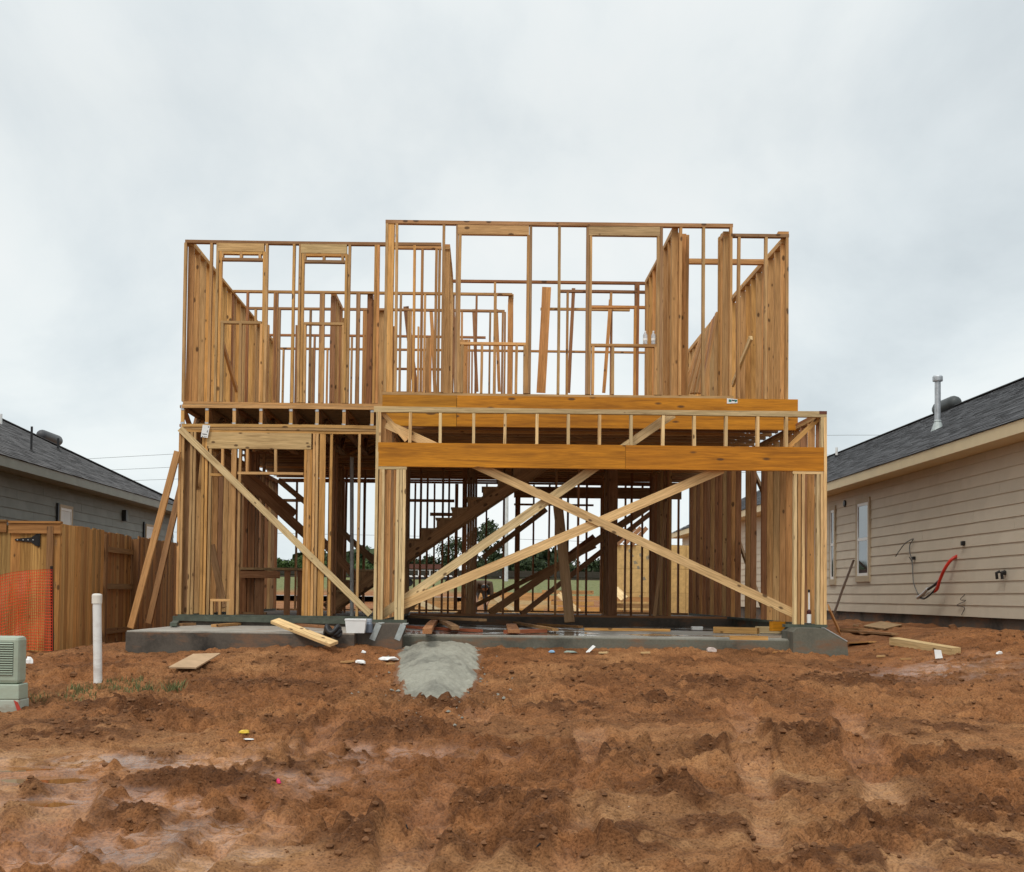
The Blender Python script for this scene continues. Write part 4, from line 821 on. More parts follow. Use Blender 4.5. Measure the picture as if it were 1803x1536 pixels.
def neighbour(name, label, s, XE, XW, Y0, Y1, half, ze, zf, zb, zg, pitch, sid, trim, shing, hip, cuts, cats):
    """single-storey house; s=+1 stands to the right (x grows away from us)"""
    xf = XW+s*2*(half-abs(XW-XE)); h = empty(name, (XW, (Y0+Y1)/2, zg), label, 'house')
    zt = ze-.17
    a, b = sorted((XW+s*.006, xf)); MB().box((a, Y0, zf), (b, Y1, ze-.003)).build('wall', sid, h, center=True)
    a, b = sorted((XW+s*.03, xf-s*.03)); MB().box((a, Y0+.03, zg-.5), (b, Y1-.03, zf)).build('foundation', DARKCONC, h, center=True)
    z = zf-.02; i = 0
    while z < zt-.06:
        siding_course(h, 'siding_board', sid, XW, s, Y0, Y1, z, min(.18, zt-z-.025), [c+((i*1.37) % 3.6) for c in cuts]); z += .18; i += 1
    XF = XE+s*2*half; XM = XE+s*half; zr = ze+half*pitch; ov = .4
    yh0, yh1 = Y0-ov, Y1+ov; hy = half if hip else 0
    # roof deck (a solid wedge), eaves, shingles
    e0, e1, e2, e3 = (XE, yh0, ze), (XF, yh0, ze), (XF, yh1, ze), (XE, yh1, ze); r0_, r1_ = (XM, yh0, zr), (XM, yh1-hy, zr)
    rf = MB().add([e0, e1, e2, e3, r0_, r1_], [(0, 1, 4), (0, 4, 5, 3), (1, 2, 5, 4), (2, 3, 5), (0, 3, 2, 1)]).build('roof', shing, h)
    a, b = sorted((XE-s*.012, XE+s*.012)); MB().box((a, yh0, zt), (b, yh1, ze+.004)).build('fascia', trim, rf, center=True)
    a, b = sorted((XE+s*.014, XW+s*.02)); MB().box((a, yh0, zt+.002), (b, yh1, zt+.02)).build('soffit', trim, rf, center=True)
    a, b = sorted((XE+s*.014, XF)); MB().box((a, yh1-.012, zt), (b, yh1+.012, ze+.004)).build('fascia', trim, rf, center=True)
    sl = math.sqrt(half*half+(zr-ze)**2); uy = Vector((s*half, 0, zr-ze))/sl; ux = Vector((0, 1, 0)); k = sl/half
    clip = (lambda x, y: y/k < (yh1-yh0-x)+.1) if hip else None
    o = shingle_field(rf, shing, Vector((XE-s*.03, yh0, ze+.008)), ux, uy, yh1-yh0, sl, clip)
    MB().prism([(XE+s*.30, yh0-.004, ze+.01), (XF-s*.30, yh0-.004, ze+.01), (XM, yh0-.004, zr-.12)], (0, -.02, 0)).build('gable', sid, h, center=True)
    # ridge / hip caps
    mb = MB()
    if hip: mb.bar((XE-s*.02, yh1-.02, ze+.03), (XM, yh1-hy, zr+.03), .24, .02, (0, 0, 1))
    mb.bar((XM, yh0, zr+.02), (XM, yh1-hy, zr+.02), .26, .02, (0, 0, 1)); tag(mb.build('ridge_cap', shing, rf), kind='stuff')
    return h, rf, (lambda x: ze+abs(x-XE)*pitch)
# --- right: beige lap siding
XWR, XER, ZER = 7.50, 7.10, 2.775
HR, RR, roofR = neighbour('neighbour_house', 'finished beige house with lap siding and dark shingle roof right of the timber frame', 1, XER, XWR, 13.0, 47.0, 5.7, ZER, .150, 0, -.02, .5, BEIGESID, BEIGETRIM, SHING_G, False, [15.2, 18.9, 22.6, 26.2, 29.9, 33.5, 37.2, 40.9, 44.5], 0)
def onR(px, py): return atX(px, py, XWR-.02)
for (x0, x1, y0, y1) in ((1509, 1531.5, 884, 1016), (1462, 1471, 897, 1022)):
    a, b = onR(x1, y0), onR(x0, y1); c = onR((x0+x1)/2, y1); d = onR((x0+x1)/2, y0)
    window(HR, XWR, 1, a.y+.05, b.y-.05, c.z+.02, d.z-.02, BEIGEFRAME, VINYL)
a = onR(1488, 887); MB().lathe([(.07, -.005), (.07, .03), (.045, .035)], (0, 0, 0), 14).build('wall_vent', BLACK, HR, Matrix.Translation((XWR-.015, a.y, a.z)) @ Matrix.Rotation(R(-90), 4, 'Y'))
for (q, r_) in (((1611, 983), .028), ((1698, 957), .035), ((1770, 1009), .03)):
    P = onR(*q); MB().box((P.x-.05, P.y-r_, P.z-r_), (P.x+.005, P.y+r_, P.z+r_)).build('capped_pipe', DARKIRON, HR, center=True, bevel=.008)
for dy in (-.09, .09):
    P = onR(1770, 1009); MB().tube([P+Vector((-.04, dy, .02)), P+Vector((-.09, dy, -.0)), P+Vector((-.08, dy, -.09))], .022, 8).build('capped_pipe', DARKIRON, HR)
# flue, dome vent, plumbing pipe on the right roof
def roof_pt(px, py, XE, ze, s, pitch=.5):
    d = ray(px, py); t = ((ze-s*XE*pitch)-CZ)/(d.z-s*pitch*d.x); return CAM+d*t
P = roof_pt(1651, 757, XER, ZER, 1); k = P.y/F
fl = MB().tube([P+Vector((0, 0, -.05)), P+Vector((0, 0, 92*k))], 5.2*k, 14).build('flue_pipe', STEEL, HR, smooth=False)
MB().lathe([(8.5*k, 86*k), (8.8*k, 88*k), (8.8*k, 94*k), (7.5*k, 96*k)], P, 16).build('flue_cap', STEEL, fl)
MB().lathe([(14*k, -9*k), (9*k, 5*k), (5.8*k, 14*k), (6.6*k, 15*k), (5.4*k, 17*k)], P, 16).build('flashing', DULLSTEEL, fl)
P = roof_pt(1672, 722, XER, ZER, 1)
def dome(par, P, Ln, r, s, mat, name='roof_vent'):
    mb = MB(); n = 8
    pts = [P+Vector((0, y, .0)) for y in (-Ln/2, -Ln/2+r*.3, -Ln/2+r, Ln/2-r, Ln/2-r*.3, Ln/2)]
    mb.tube(pts, [r*.35, r*.8, r, r, r*.8, r*.35], 14); return mb.build(name, mat, par, smooth=True)
dome(HR, P+Vector((-.05, .1, .12)), 1.5, .20, 1, plain('dark_roof_vent', (.05, .055, .055), .5))
P = roof_pt(1473, 806, XER, ZER, 1); k = P.y/F
MB().tube([P, P+Vector((0, 0, 18*k))], 2.2*k, 10).build('vent_pipe', PVC, HR); MB().box((P.x-.15, P.y-.3, P.z-.06), (P.x+.25, P.y+.3, P.z+.05)).build('vent_flashing', BLACK, HR, center=True)
# --- left: grey-green siding
XEL, XWL, ZEL = -8.20, -8.60, 2.650
HL, RL, roofL = neighbour('neighbour_house', 'finished grey green house with brown grey hipped roof behind the cedar fence', -1, XEL, XWL, 15.5, 34.6, 5.7, ZEL, -.1, 0, -.5, .5, GREYSID, GREYTRIM, SHING_L, True, [17.2, 20.9, 24.6, 28.2, 31.9], 0)
def onL(px, py): return atX(px, py, XWL+.02)
for (x0, x1, y0, y1) in ((104, 126.5, 892, 960), (256, 270, 925, 985)):
    a, b = onL(x0, y0), onL(x1, y0); z1 = onL((x0+x1)/2, y0).z; window(HL, XWL, -1, a.y+.06, b.y-.04, z1-1.5, z1-.04, BEIGEFRAME, VINYL, trimw=.06, blind=True)
    P = onL(x0-3.5, y0-6); MB().box((XWL+.02, P.y-.03, P.z-1.0), (XWL+.06, P.y+.03, P.z)).build('corner_trim', BLACK, HL, center=True)
P = onL(216, 908); lt = MB().box((XWL+.015, P.y-.06, P.z-.13), (XWL+.12, P.y+.06, P.z+.13)).build('wall_lamp', BLACK, HL, center=True, bevel=.01)
for (q, hh) in (((55, 798), 47), ((102, 796), 24)):
    P = roof_pt(q[0], q[1], XEL, ZEL, -1); k = P.y/F
    v = MB().tube([P+Vector((0, 0, -.05)), P+Vector((0, 0, hh*k))], 2.1*k, 10).build('vent_pipe', BLACK, HL); MB().lathe([(10*k, -5*k), (7*k, 1*k), (2.6*k, 6*k)], P, 14).build('flashing', DARKIRON, v)
P = roof_pt(94, 778, XEL, ZEL, -1); dome(HL, P+Vector((-.1, 0, .10)), 1.5, .15, -1, plain('grey_roof_vent', (.07, .07, .075), .5))
P = roof_pt(0, 748, XEL, ZEL, -1); MB().tube([P, P+Vector((0, 0, .25))], .05, 10).build('vent_pipe', WHITE, HL)

# ------------------------------------------------------------------ cedar fence and gate
CED = [(0.56, 0.30, 0.105), (0.49, 0.245, 0.085), (0.60, 0.335, 0.12), (0.44, 0.215, 0.075)]
def fence_run(name, label, a, b, h, zoff, side, skip=()):
    """fence from a to b (xy); side = +1 puts the pickets on the +n side"""
    a, b = Vector((*a, 0)), Vector((*b, 0)); d = b-a; Ln = d.length; d.normalize(); n = Vector((d.y, -d.x, 0))*side
    f = empty(name, a+Vector((0, 0, gz(a.x, a.y))), label, 'fence', 'cedar fence sections'); z = -.50+zoff
    x = .07
    while x < Ln-.06:
        p_ = a+d*x; hh = h+random.uniform(-.012, .012)
        lum(f, 'picket', p_+n*.055+Vector((0, 0, z-.05)), p_+n*.055+Vector((random.uniform(-.004, .004), 0, z+hh)), .137, .018, n, pick(*CED), CEDAR); x += .1405
    for zz in (.22, .95, h-.28): lum(f, 'rail', a+n*.022+Vector((0, 0, z+zz)), b+n*.022+Vector((0, 0, z+zz)), .089, .038, n, (0.36, 0.21, 0.09), CEDAR)
    k = max(1, round(Ln/2.4))
    for i in range(k+1): p_ = a+d*(Ln*i/k)-n*.048; lum(f, 'post', p_+Vector((0, 0, z-.3)), p_+Vector((0, 0, z+h-.05)), .089, .089, n, (0.25, 0.13, 0.055), CEDAR)
    return f
xf = -6.08
fence_run('fence_section', 'cedar picket fence stretch between the gate corner and the gap that shows its rails', (xf, 17.69), (xf, 19.85), 1.83, .0, 1)
fence_run('fence_section', 'short cedar fence stretch with rails and post facing us behind the white pipe', (xf, 19.9), (xf, 21.75), 1.83, .0, -1)
fence_run('fence_section', 'cedar fence stretch behind the two boards propped on the frame', (xf, 21.8), (xf, 30.8), 1.83, .0, 1)
g = empty('fence_gate', (-6.9, 17.7, -.5), 'cedar gate with capped top rail and black strap hinge beside the grey green house', 'gate')
x = xf+.085
i = 0
while x > -8.9:
    lum(g, 'gate_board', (x-.07, 17.70, -.52), (x-.07, 17.70, 1.29), .138, .019, (0, 1, 0), pick((0.42, 0.24, 0.075), (0.37, 0.19, 0.06), (0.44, 0.26, 0.085)), CEDAR); x -= .1405
for (xa, xb, z) in ((xf+.10, -6.72, 1.285), (-6.75, -8.9, 1.30)):
    lum(g, 'cap_board', (xa, 17.665, z-.04), (xb, 17.665, z-.04), .14, .02, (0, 1, 0), (0.33, 0.16, 0.055), CEDAR); lum(g, 'cap_rail', (xa, 17.69, z+.05), (xb, 17.69, z+.05), .11, .03, (0, 0, 1), (0.31, 0.16, 0.055), CEDAR)
P = at(66, 951, 17.675)
hg = MB().prism([P+Vector((.03, 0, .085)), P+Vector((.03, 0, -.085)), P+Vector((-.02, 0, -.085)), P+Vector((-.09, 0, -.035)), P+Vector((-.32, 0, -.012)), P+Vector((-.32, 0, .012)), P+Vector((-.09, 0, .035)), P+Vector((-.02, 0, .085))], (0, .008, 0)).build('strap_hinge', DARKIRON, g, center=True)
MB().tube([P+Vector((.03, -.006, -.09)), P+Vector((.03, -.006, .09))], .012, 8).build('hinge_pin', DARKIRON, hg)
mb = MB()
for dx_ in (-.28, -.2, -.13, -.06): mb.tube([P+Vector((dx_, -.012, 0)), P+Vector((dx_, .0, 0))], .009, 6)
tag(mb.build('hinge_bolts', STEEL, hg), kind='stuff')

# ------------------------------------------------------------------ orange safety netting on a stake
sf = empty('safety_netting', at(60, 1140, 16.9), 'sagging orange plastic safety netting tied to a stake in front of the gate', 'safety netting')
def net():
    bm = bmesh.new(); nu, nv = 46, 28; Y = 16.9; vs = []
    for i in range(nu+1):
        u = i/nu; row = []
        for j in range(nv+1):
            v = j/nv
            px = -70+162*u; top = 1028-24*u-10*math.sin(u*3.0)+10*(1-u); bot = 1175-33*u+6*math.sin(u*7)
            py = top+(bot-top)*v+3.5*math.sin(u*9+v*5)*(0.3+v)*(1-u)
            bulge = .05*math.sin(u*31+v*4)*(.4+v)+.10*math.sin(u*5.2+v*2.4)+.06*math.sin(v*9+u*3)+.05*math.sin(u*14)
            row.append(bm.verts.new(at(px, py, Y-.05+bulge*(1-u**6))))
        vs.append(row)
    for i in range(nu):
        for j in range(nv): bm.faces.new((vs[i][j], vs[i+1][j], vs[i+1][j+1], vs[i][j+1]))
    me = bpy.data.meshes.new('netting'); bm.to_mesh(me); bm.free(); me.materials.append(ORANGE)
    o = bpy.data.objects.new('netting', me); link(o, sf); md = o.modifiers.new('wire', 'WIREFRAME'); md.thickness = .0115; md.use_replace = True; md.use_even_offset = False
net()
lum(sf, 'stake', at(92, 1150, 16.92), at(91, 997, 16.92), .03, .03, (0, 1, 0), (0.03, 0.02, 0.02))

# ------------------------------------------------------------------ utility cabinet, pipe, grass, small things on the mud
P = gpt(14, 1250); P.z = gz(P.x, P.y); k = P.y/F
uc = empty('utility_cabinet', P, 'pale green louvred utility cabinet at the edge of the mud', 'utility cabinet')
x0, x1 = at(-52, 1200, P.y).x, at(32, 1200, P.y).x; zt = at(20, 1121, P.y).z; zb = P.z-.08; yb = P.y+.22; zm = at(20, 1205, P.y).z; zl = at(20, 1232, P.y).z
MB().prism([(x0-.012, P.y-.012, zm-.001), (x1+.012, P.y-.012, zm-.001), (x1+.018, P.y-.022, zl), (x0-.018, P.y-.022, zl)], (0, .24, 0)).build('skirt', PADGREEN, uc, center=True, bevel=.01)
MB().box((x0, P.y, zm), (x1, yb, zt)).build('body', PADGREEN, uc, center=True, bevel=.035)
MB().box((x0-.02, P.y-.024, zb), (x1+.02, yb+.02, zl-.001)).build('base', PADBASE, uc, center=True, bevel=.012)
lz0, lz1 = at(10, 1189, P.y).z, at(10, 1131, P.y).z; lx0, lx1 = at(-30, 1160, P.y).x, at(23, 1160, P.y).x
gp = MB().box((lx0, P.y-.004, lz0), (lx1, P.y+.001, lz1)).build('grille', PADDARK, uc, center=True)
n = 14
for i in range(n):
    z = lz0+(lz1-lz0)*(i+.5)/n; MB().prism([(lx0, P.y-.004, z+.005), (lx0, P.y-.016, z-.004), (lx0, P.y-.013, z-.008), (lx0, P.y-.004, z+.001)], (lx1-lx0, 0, 0)).build('louvre', PADGREEN, gp, center=True)
q0, q1, q2 = at(24, 1233, P.y-.03), at(34, 1252, P.y-.03), at(31, 1237, P.y-.03)
MB().prism([q0, q1+Vector((-.02, 0, 0)), q1+Vector((.015, 0, .01)), q2], (0, .006, 0)).build('red_flag', plain('red_marking', (.45, .05, .03), .6), uc, center=True)
P = gpt(173, 1206); P.z = gz(P.x, P.y); k = P.y/F
pv = empty('cleanout_pipe', P, 'white capped plastic cleanout pipe standing in the mud', 'pipe')
top = at(171, 1046, P.y)
MB().tube([P+Vector((0, 0, -.15)), Vector((top.x, top.y, top.z-.06))], .0445, 24).build('pipe', PVC, pv, smooth=False)
MB().lathe([(.052, -.10), (.053, -.02), (.050, -.006), (.040, .0), (.02, .004)], top, 24).build('cap', plain('aged_cap', (.74, .70, .62), .45), pv)
def tuft(P, n, rad, hmax, label, seed):
    r = random.Random(seed); mb = MB()
    for i in range(n):
        a = r.random()*6.283; q = rad*math.sqrt(r.random()); b = Vector((P.x+q*math.cos(a)*1.6, P.y+q*math.sin(a), 0)); b.z = gz(b.x, b.y)-.005
        h = hmax*(.4+.6*r.random()); ln = Vector((r.uniform(-.5, .5), r.uniform(-.5, .5), 1)).normalized()*h; w = Vector((math.cos(a), math.sin(a), 0))*.004
        t2 = ln+Vector((r.uniform(-.3, .3), r.uniform(-.3, .3), -.12))*h*.6
        mb.add([b-w, b+w, b+ln*.6+w*.8, b+ln*.6-w*.8, b+t2], [(0, 1, 2, 3), (3, 2, 4)])
    o = mb.build('grass_tuft', GRASSB); tag(o, label, 'grass tuft', 'grass tufts in the mud')
tuft(gpt(282, 1216), 190, .15, .15, 'small green grass tuft growing alone to the right of the white pipe', 1)
tuft(gpt(180, 1218), 240, .22, .10, 'low patch of grass round the foot of the white pipe', 2)
tuft(gpt(92, 1232), 200, .26, .10, 'sparse grass patch between the green cabinet and the white pipe', 3)
tuft(gpt(215, 1205), 120, .14, .09, 'thin grass wisp just behind the foot of the white pipe on its right', 4)
# litter
def crumple(name, px, py, w, h, mat, label, cat, group=None, seed=0, thick=.5, P=None):
    r = random.Random(seed); P = P or gsurf(px, py); k = P.y/F; bm = bmesh.new(); bmesh.ops.create_icosphere(bm, subdivisions=2, radius=1)
    for v in bm.verts: v.co = Vector((v.co.x*w*k/2, v.co.y*w*k/2*thick*1.3, max(-.1, v.co.z)*h*k/1.4))*(1+.45*(r.random()-.5))
    me = bpy.data.meshes.new(name); bm.to_mesh(me); bm.free(); me.materials.append(mat); o = bpy.data.objects.new(name, me); link(o, None, Matrix.Translation(P)); tag(o, label, cat, group); return o
crumple('plastic_bag', 51, 1168, 14, 15, WHITE, 'white plastic bag scrap caught beside the green cabinet', 'bag', seed=1)
crumple('paper_scrap', 634, 1168, 20, 8, WHITE, 'white crumpled scrap left of the spilled concrete', 'litter', 'white scraps on the mud', 2)
crumple('paper_scrap', 640, 1151, 8, 6, WHITE, 'tiny white scrap below the left concrete curb', 'litter', 'white scraps on the mud', 3)
crumple('cement_splash', 683, 1163, 36, 8, WHITE, 'white plaster splash running into the left edge of the spilled concrete', 'litter', 'white scraps on the mud', 4)
crumple('paper_scrap', 1252, 1148, 18, 10, plain('dirty_white', (.55, .45, .4), .7), 'dirty white lump at the slab edge right of the middle', 'litter', 'white scraps on the mud', 5)
crumple('plastic_scrap', 971, 1150, 12, 5, plain('blue_scrap', (.25, .42, .6), .5), 'pale blue plastic scrap at the slab edge', 'litter', 'scraps by the slab edge', 6)
crumple('plastic_scrap', 1003, 1149, 26, 5, plain('sage_scrap', (.25, .3, .25), .6), 'grey green plastic scrap at the slab edge beside the white paper', 'litter', 'scraps by the slab edge', 7)
P = gsurf(1036, 1150); MB().prism([P+Vector((-.03, 0, 0)), P+Vector((.0, 0, -.01)), P+Vector((.09, .03, .07)), P+Vector((.06, .04, .085))], (0, .01, .006)).build('paper_sheet', PAPER, center=True); tag(bpy.data.objects['paper_sheet'], 'white paper sheet sticking up at the slab edge', 'paper', 'scraps by the slab edge')
crumple('plastic_scrap', 1760, 1152, 14, 8, WHITE, 'white ring of plastic lying on the mud by the beige house', 'litter', 'white scraps on the mud', 9)
crumple('marker_flag', 490, 1379, 10, 10, PINK, 'small bright pink marking flag pushed into the mud', 'flag', seed=10)
crumple('yellow_wrapper', 430, 1295, 20, 7, YELLOW, 'bright yellow wrapper lying on the mud', 'wrapper', seed=11)
crumple('plastic_strip', 437, 1303, 20, 2.5, WHITE, 'thin white strip lying beside the yellow wrapper', 'litter', 'white scraps on the mud', 12)
crumple('plastic_scrap', 1642, 1140, 14, 4, WHITE, 'white shred beside the tagged timber offcut', 'litter', 'white scraps on the mud', 13)
crumple('soil_lump', 130, 1190, 16, 9, CLOD, 'dark lump of earth left of the white pipe', 'soil lump', 'dark soil lumps', 14)
crumple('stone', 1728, 1103, 22, 22, CLOD, 'larger dark soil lump against the beige house', 'soil lump', 'dark soil lumps', 15); crumple('stone', 1678, 1108, 16, 14, CLOD, 'smaller dark soil lump against the beige house', 'soil lump', 'dark soil lumps', 16)
# stray sticks and wires on the mud
for (pts, r_, mt, lb) in ((((945, 1492), (952, 1488)), .006, DARKIRON, 'tiny dark twig on the mud below the middle'), (((715, 1452), (717, 1462)), .005, BLACK, 'short dark stub sticking out of the mud'), (((1105, 1425), (1108, 1422)), .004, WHITE, 'pale splinter on a mud ridge')):
    a, b = gsurf(*pts[1]), at(*pts[0], gsurf(*pts[1]).y); o = MB().tube([a, b], r_, 6).build('twig', mt); tag(o, lb, 'twig', 'twigs on the mud')
# spilled concrete
def spill():
    xs = np.linspace(-1.5, .55, 90); ys = np.linspace(11.7, 16.15, 160); bm = bmesh.new(); G = {}; DI = []
    out = [(704, 1141), (836, 1141), (846, 1165), (842, 1195), (832, 1216), (806, 1234), (738, 1236), (712, 1226), (700, 1205), (698, 1166)]
    poly = [gpt(*q) for q in out]
    def inside(x, y):
        c = False; j = len(poly)-1
        for i in range(len(poly)):
            a, b = poly[i], poly[j]
            if (a.y > y) != (b.y > y) and x < (b.x-a.x)*(y-a.y)/(b.y-a.y)+a.x: c = not c
            j = i
        return c
    def dist(x, y): return min(segd(np.array([x]), np.array([y]), poly[i], poly[i-1])[0][0] for i in range(len(poly)))
    Xg, Yg = np.meshgrid(xs, ys); g = gi(Xg, Yg); D = np.min([segd(Xg, Yg, poly[i], poly[i-1])[0] for i in range(len(poly))], axis=0); B = base_h(Xg, Yg); w = fbm(Xg*5, Yg*5, 3, 81)-.5; t = fbm(Xg*16, Yg*16, 3, 82)-.5
    for j in range(160):
        for i in range(90):
            x, y = xs[i], ys[j]; s = D[j, i]*(1 if inside(x, y) else -1)+.14*w[j, i]
            base = B[j, i]; z = max(g[j, i]+.006, base+.015)*sm(-.05, .12, s)+g[j, i]*(1-sm(-.05, .12, s))+min(.13, max(-.12, s*.42))*(1-.6*float(sm(15.2, 16.0, y)))+.05*t[j, i]; DI.append(1-float(sm(-.03, .11, s)))
            G[i, j] = bm.verts.new((x, y, z))
    for j in range(159):
        for i in range(89): bm.faces.new((G[i, j], G[i+1, j], G[i+1, j+1], G[i, j+1]))
    me = bpy.data.meshes.new('concrete_spill'); bm.to_mesh(me); bm.free(); me.materials.append(SPILL); da = me.attributes.new('dirt', 'FLOAT', 'POINT'); da.data.foreach_set('value', np.array(DI, dtype=np.float32)); me.polygons.foreach_set('use_smooth', [True]*len(me.polygons))
    o = bpy.data.objects.new('concrete_spill', me); link(o); tag(o, 'pale grey spilled concrete apron below the garage slab', 'concrete spill')
spill()
def spill_bits():
    r = random.Random(4); mb = MB(); o_ = bpy.data.objects['concrete_spill']
    for i in range(420):
        q = gpt(r.gauss(772, 52), r.gauss(1205, 30)); z = gz(q.x, q.y); s_ = .006+.022*r.random()**3; P = Vector((q.x, min(q.y, 16.1), z+s_*.3))
        k = [Vector((r.gauss(0, 1), r.gauss(0, 1), r.gauss(0, .8))).normalized()*s_*r.uniform(.7, 1.2) for _ in range(4)]
        v = [P+Vector((s_, 0, 0))+k[0]*.3, P+Vector((-s_, 0, 0))+k[1]*.3, P+Vector((0, s_, 0))+k[2]*.3, P+Vector((0, -s_, 0))+k[3]*.3, P+Vector((0, 0, s_*.8)), P-Vector((0, 0, s_*.7))]
        mb.add(v, [(0, 2, 4), (2, 1, 4), (1, 3, 4), (3, 0, 4), (2, 0, 5), (1, 2, 5), (3, 1, 5), (0, 3, 5)])
    tag(mb.build('concrete_crumbs', plain('grey_crumbs', (.25, .24, .2), .9, rnd=.1)), 'grey concrete crumbs scattered over the mud round the spilled concrete', kind='stuff')
spill_bits()

# ------------------------------------------------------------------ loose timber
def scrap(name, a, b, w, t, n, col, label, cat='board', group='offcuts of timber lying about', mat=None):
    o = lum(None, name, a, b, w, t, n, col, mat, .04); tag(o, label, cat, group); return o
up_ = (0, 0, 1)
def onfloor(px, py, Z): return atZ(px, py, Z)
Zp_ = -.118
scrap('timber_board', at(484, 1096, 15.9)+Vector((0, 0, .02)), at(588, 1137, 15.25)+Vector((0, 0, .02)), .14, .038, (.0, -.35, 1), PALE, 'long pale board sliding off the porch slab onto the mud')
for (a, b, w, c, lb) in (((377, 1102), (456, 1097), .09, ORG, 'brown board lying near the middle of the porch slab'), ((318, 1100), (342, 1099), .06, BRN, 'short dark offcut at the left end of the porch slab'), ((515, 1100), (582, 1105), .10, RED, 'reddish board lying across the porch slab behind the pale one')):
    scrap('timber_board', onfloor(*a, Zp_+.02), onfloor(*b, Zp_+.02), w, .038, up_, c, lb)
scrap('treated_board', onfloor(318, 1090, Zp_+.04), onfloor(305, 1100, Zp_+.04), .09, .05, up_, (1, 1, 1), 'green treated block at the left end of the porch slab', mat=TREATED)
ZG = -.150
for (a, b, w, t, c, lb, za) in (((716, 1104), (845, 1111), .10, .04, (0.40, 0.12, 0.06), 'long wet red brown board at the front of the garage slab', 0),
        ((768, 1092), (752, 1112), .11, .06, RED, 'left timber of the two crossing like a roof on the garage slab', .05), ((770, 1092), (802, 1106), .11, .05, BRN, 'right timber of the two crossing like a roof on the garage slab', .05),
        ((900, 1100), (905, 1112), .16, .04, RED, 'short red block near the middle of the garage slab', .03), ((895, 1113), (955, 1111), .16, .05, (0.42, 0.14, 0.07), 'wet orange red board pair lying at the middle front of the slab', 0),
        ((905, 1096), (978, 1109), .09, .04, ORG, 'thin board lying slanted behind the red block', .02), ((950, 1100), (1022, 1104), .10, .04, ORG, 'brown board under the foot of the leaning plank', 0),
        ((1029, 1108), (1180, 1110), .09, .04, YEL, 'long yellow board along the middle of the garage slab', 0),
        ((1258, 1109), (1335, 1111), .10, .09, YEL, 'thick yellow block left of the orange offcut on the slab', 0), ((1330, 1109), (1394, 1110), .10, .10, PALE, 'pale thick block beside the right garage post', 0), ((1285, 1123), (1352, 1124), .08, .05, YEL, 'front most yellow block on the slab edge', 0),
        ((724, 1086), (850, 1092), .14, .04, BRN, 'dark plank bridging the slab step at left', .12), ((800, 1093), (838, 1093), .10, .05, BRN, 'dark offcut against the slab step', .0)):
    scrap('timber_board', onfloor(*a, ZG+t/2+za), onfloor(*b, ZG+t/2+za), w, t, up_, c, lb)
o = scrap('beam_offcut', onfloor(1358, 1103, ZG+.12), onfloor(1396, 1103, ZG+.12), .14, .09, (0, 1, 0), (0.66, .285, .022), 'orange laminated beam offcut leaning at the right garage post', mat=LVL)
P = onfloor(1227, 1110, ZG); MB().box((P.x-.08, P.y, P.z), (P.x+.1, P.y+.12, P.z+.06)).build('white_block', WHITE, center=True, bevel=.01); tag(bpy.data.objects['white_block'], 'small white foam block on the slab between the yellow boards', 'block')
P = onfloor(1078, 1096, ZG); MB().box((P.x-.15, P.y, P.z+.005), (P.x+.16, P.y+.2, P.z+.13)).build('foam_roll', BLUEF, center=True, bevel=.03); tag(bpy.data.objects['foam_roll'], 'blue grey foam roll lying at the slab step', 'foam roll')
P = onfloor(1043, 1096, ZG); hb = empty('nail_gun', P, 'black power tool lying at the slab step left of the foam roll', 'power tool')
MB().box((P.x-.14, P.y, P.z+.06), (P.x+.13, P.y+.09, P.z+.13)).build('body', BLACK, hb, center=True, bevel=.02); MB().box((P.x-.10, P.y+.02, P.z), (P.x-.05, P.y+.07, P.z+.061)).build('handle', BLACK, hb, center=True, bevel=.01); MB().box((P.x+.10, P.y+.03, P.z+.02), (P.x+.16, P.y+.06, P.z+.07)).build('nose', STEEL, hb, center=True)
# things at the left curb: tub, bottle, black hose
P = at(627, 1110, 15.75); P.z = Zp_
tb = empty('plastic_tub', P, 'white plastic tub standing on the porch slab beside the curb', 'tub'); k = P.y/F
MB().add([P+Vector((x*k, y*k, z*k)) for x, y, z in ((-16, -8, 0), (15, -8, 0), (15, 10, 0), (-16, 10, 0), (-19, -10, 25), (18, -10, 25), (18, 12, 25), (-19, 12, 25), (-17.6, -8.6, 25), (16.6, -8.6, 25), (16.6, 10.6, 25), (-17.6, 10.6, 25), (-15, -7, 2), (14, -7, 2), (14, 9, 2), (-15, 9, 2))],
    [(0, 3, 2, 1), (0, 1, 5, 4), (1, 2, 6, 5), (2, 3, 7, 6), (3, 0, 4, 7), (4, 5, 9, 8), (5, 6, 10, 9), (6, 7, 11, 10), (7, 4, 8, 11), (8, 9, 13, 12), (9, 10, 14, 13), (10, 11, 15, 14), (11, 8, 12, 15), (12, 13, 14, 15)]).build('body', WHITE, tb)
MB().box((P.x-19.5*k, P.y-10.6*k, P.z+22*k), (P.x+18.5*k, P.y-10*k, P.z+24*k)).build('rim', WHITE, tb)
P = at(650, 1105, 15.9); P.z = Zp_; can = empty('spray_can', P, 'blue grey can standing behind the white tub at the curb', 'can'); k = P.y/F
MB().lathe([(6*k, 0), (6.2*k, 1*k), (6.2*k, 15*k), (4.5*k, 18*k)], P, 16).build('body', plain('can_blue_grey', (.17, .20, .25), .4, .3), can); MB().lathe([(5*k, 18*k), (5*k, 23*k), (4*k, 24.5*k)], P, 16).build('cap', plain('can_cap', (.32, .36, .42), .5), can)
P = at(586, 1120, 15.5); k = P.y/F; P.z = Zp_-.05
hs = MB()
for i in range(3): hs.tube([P+Vector((13*k*math.cos(t)*(1-.1*i), 6*k*math.sin(t)-.02*i, (8+3*i+6*math.sin(t*2+i))*k)) for t in np.linspace(0, 6.2, 22)], 4.2*k, 8)
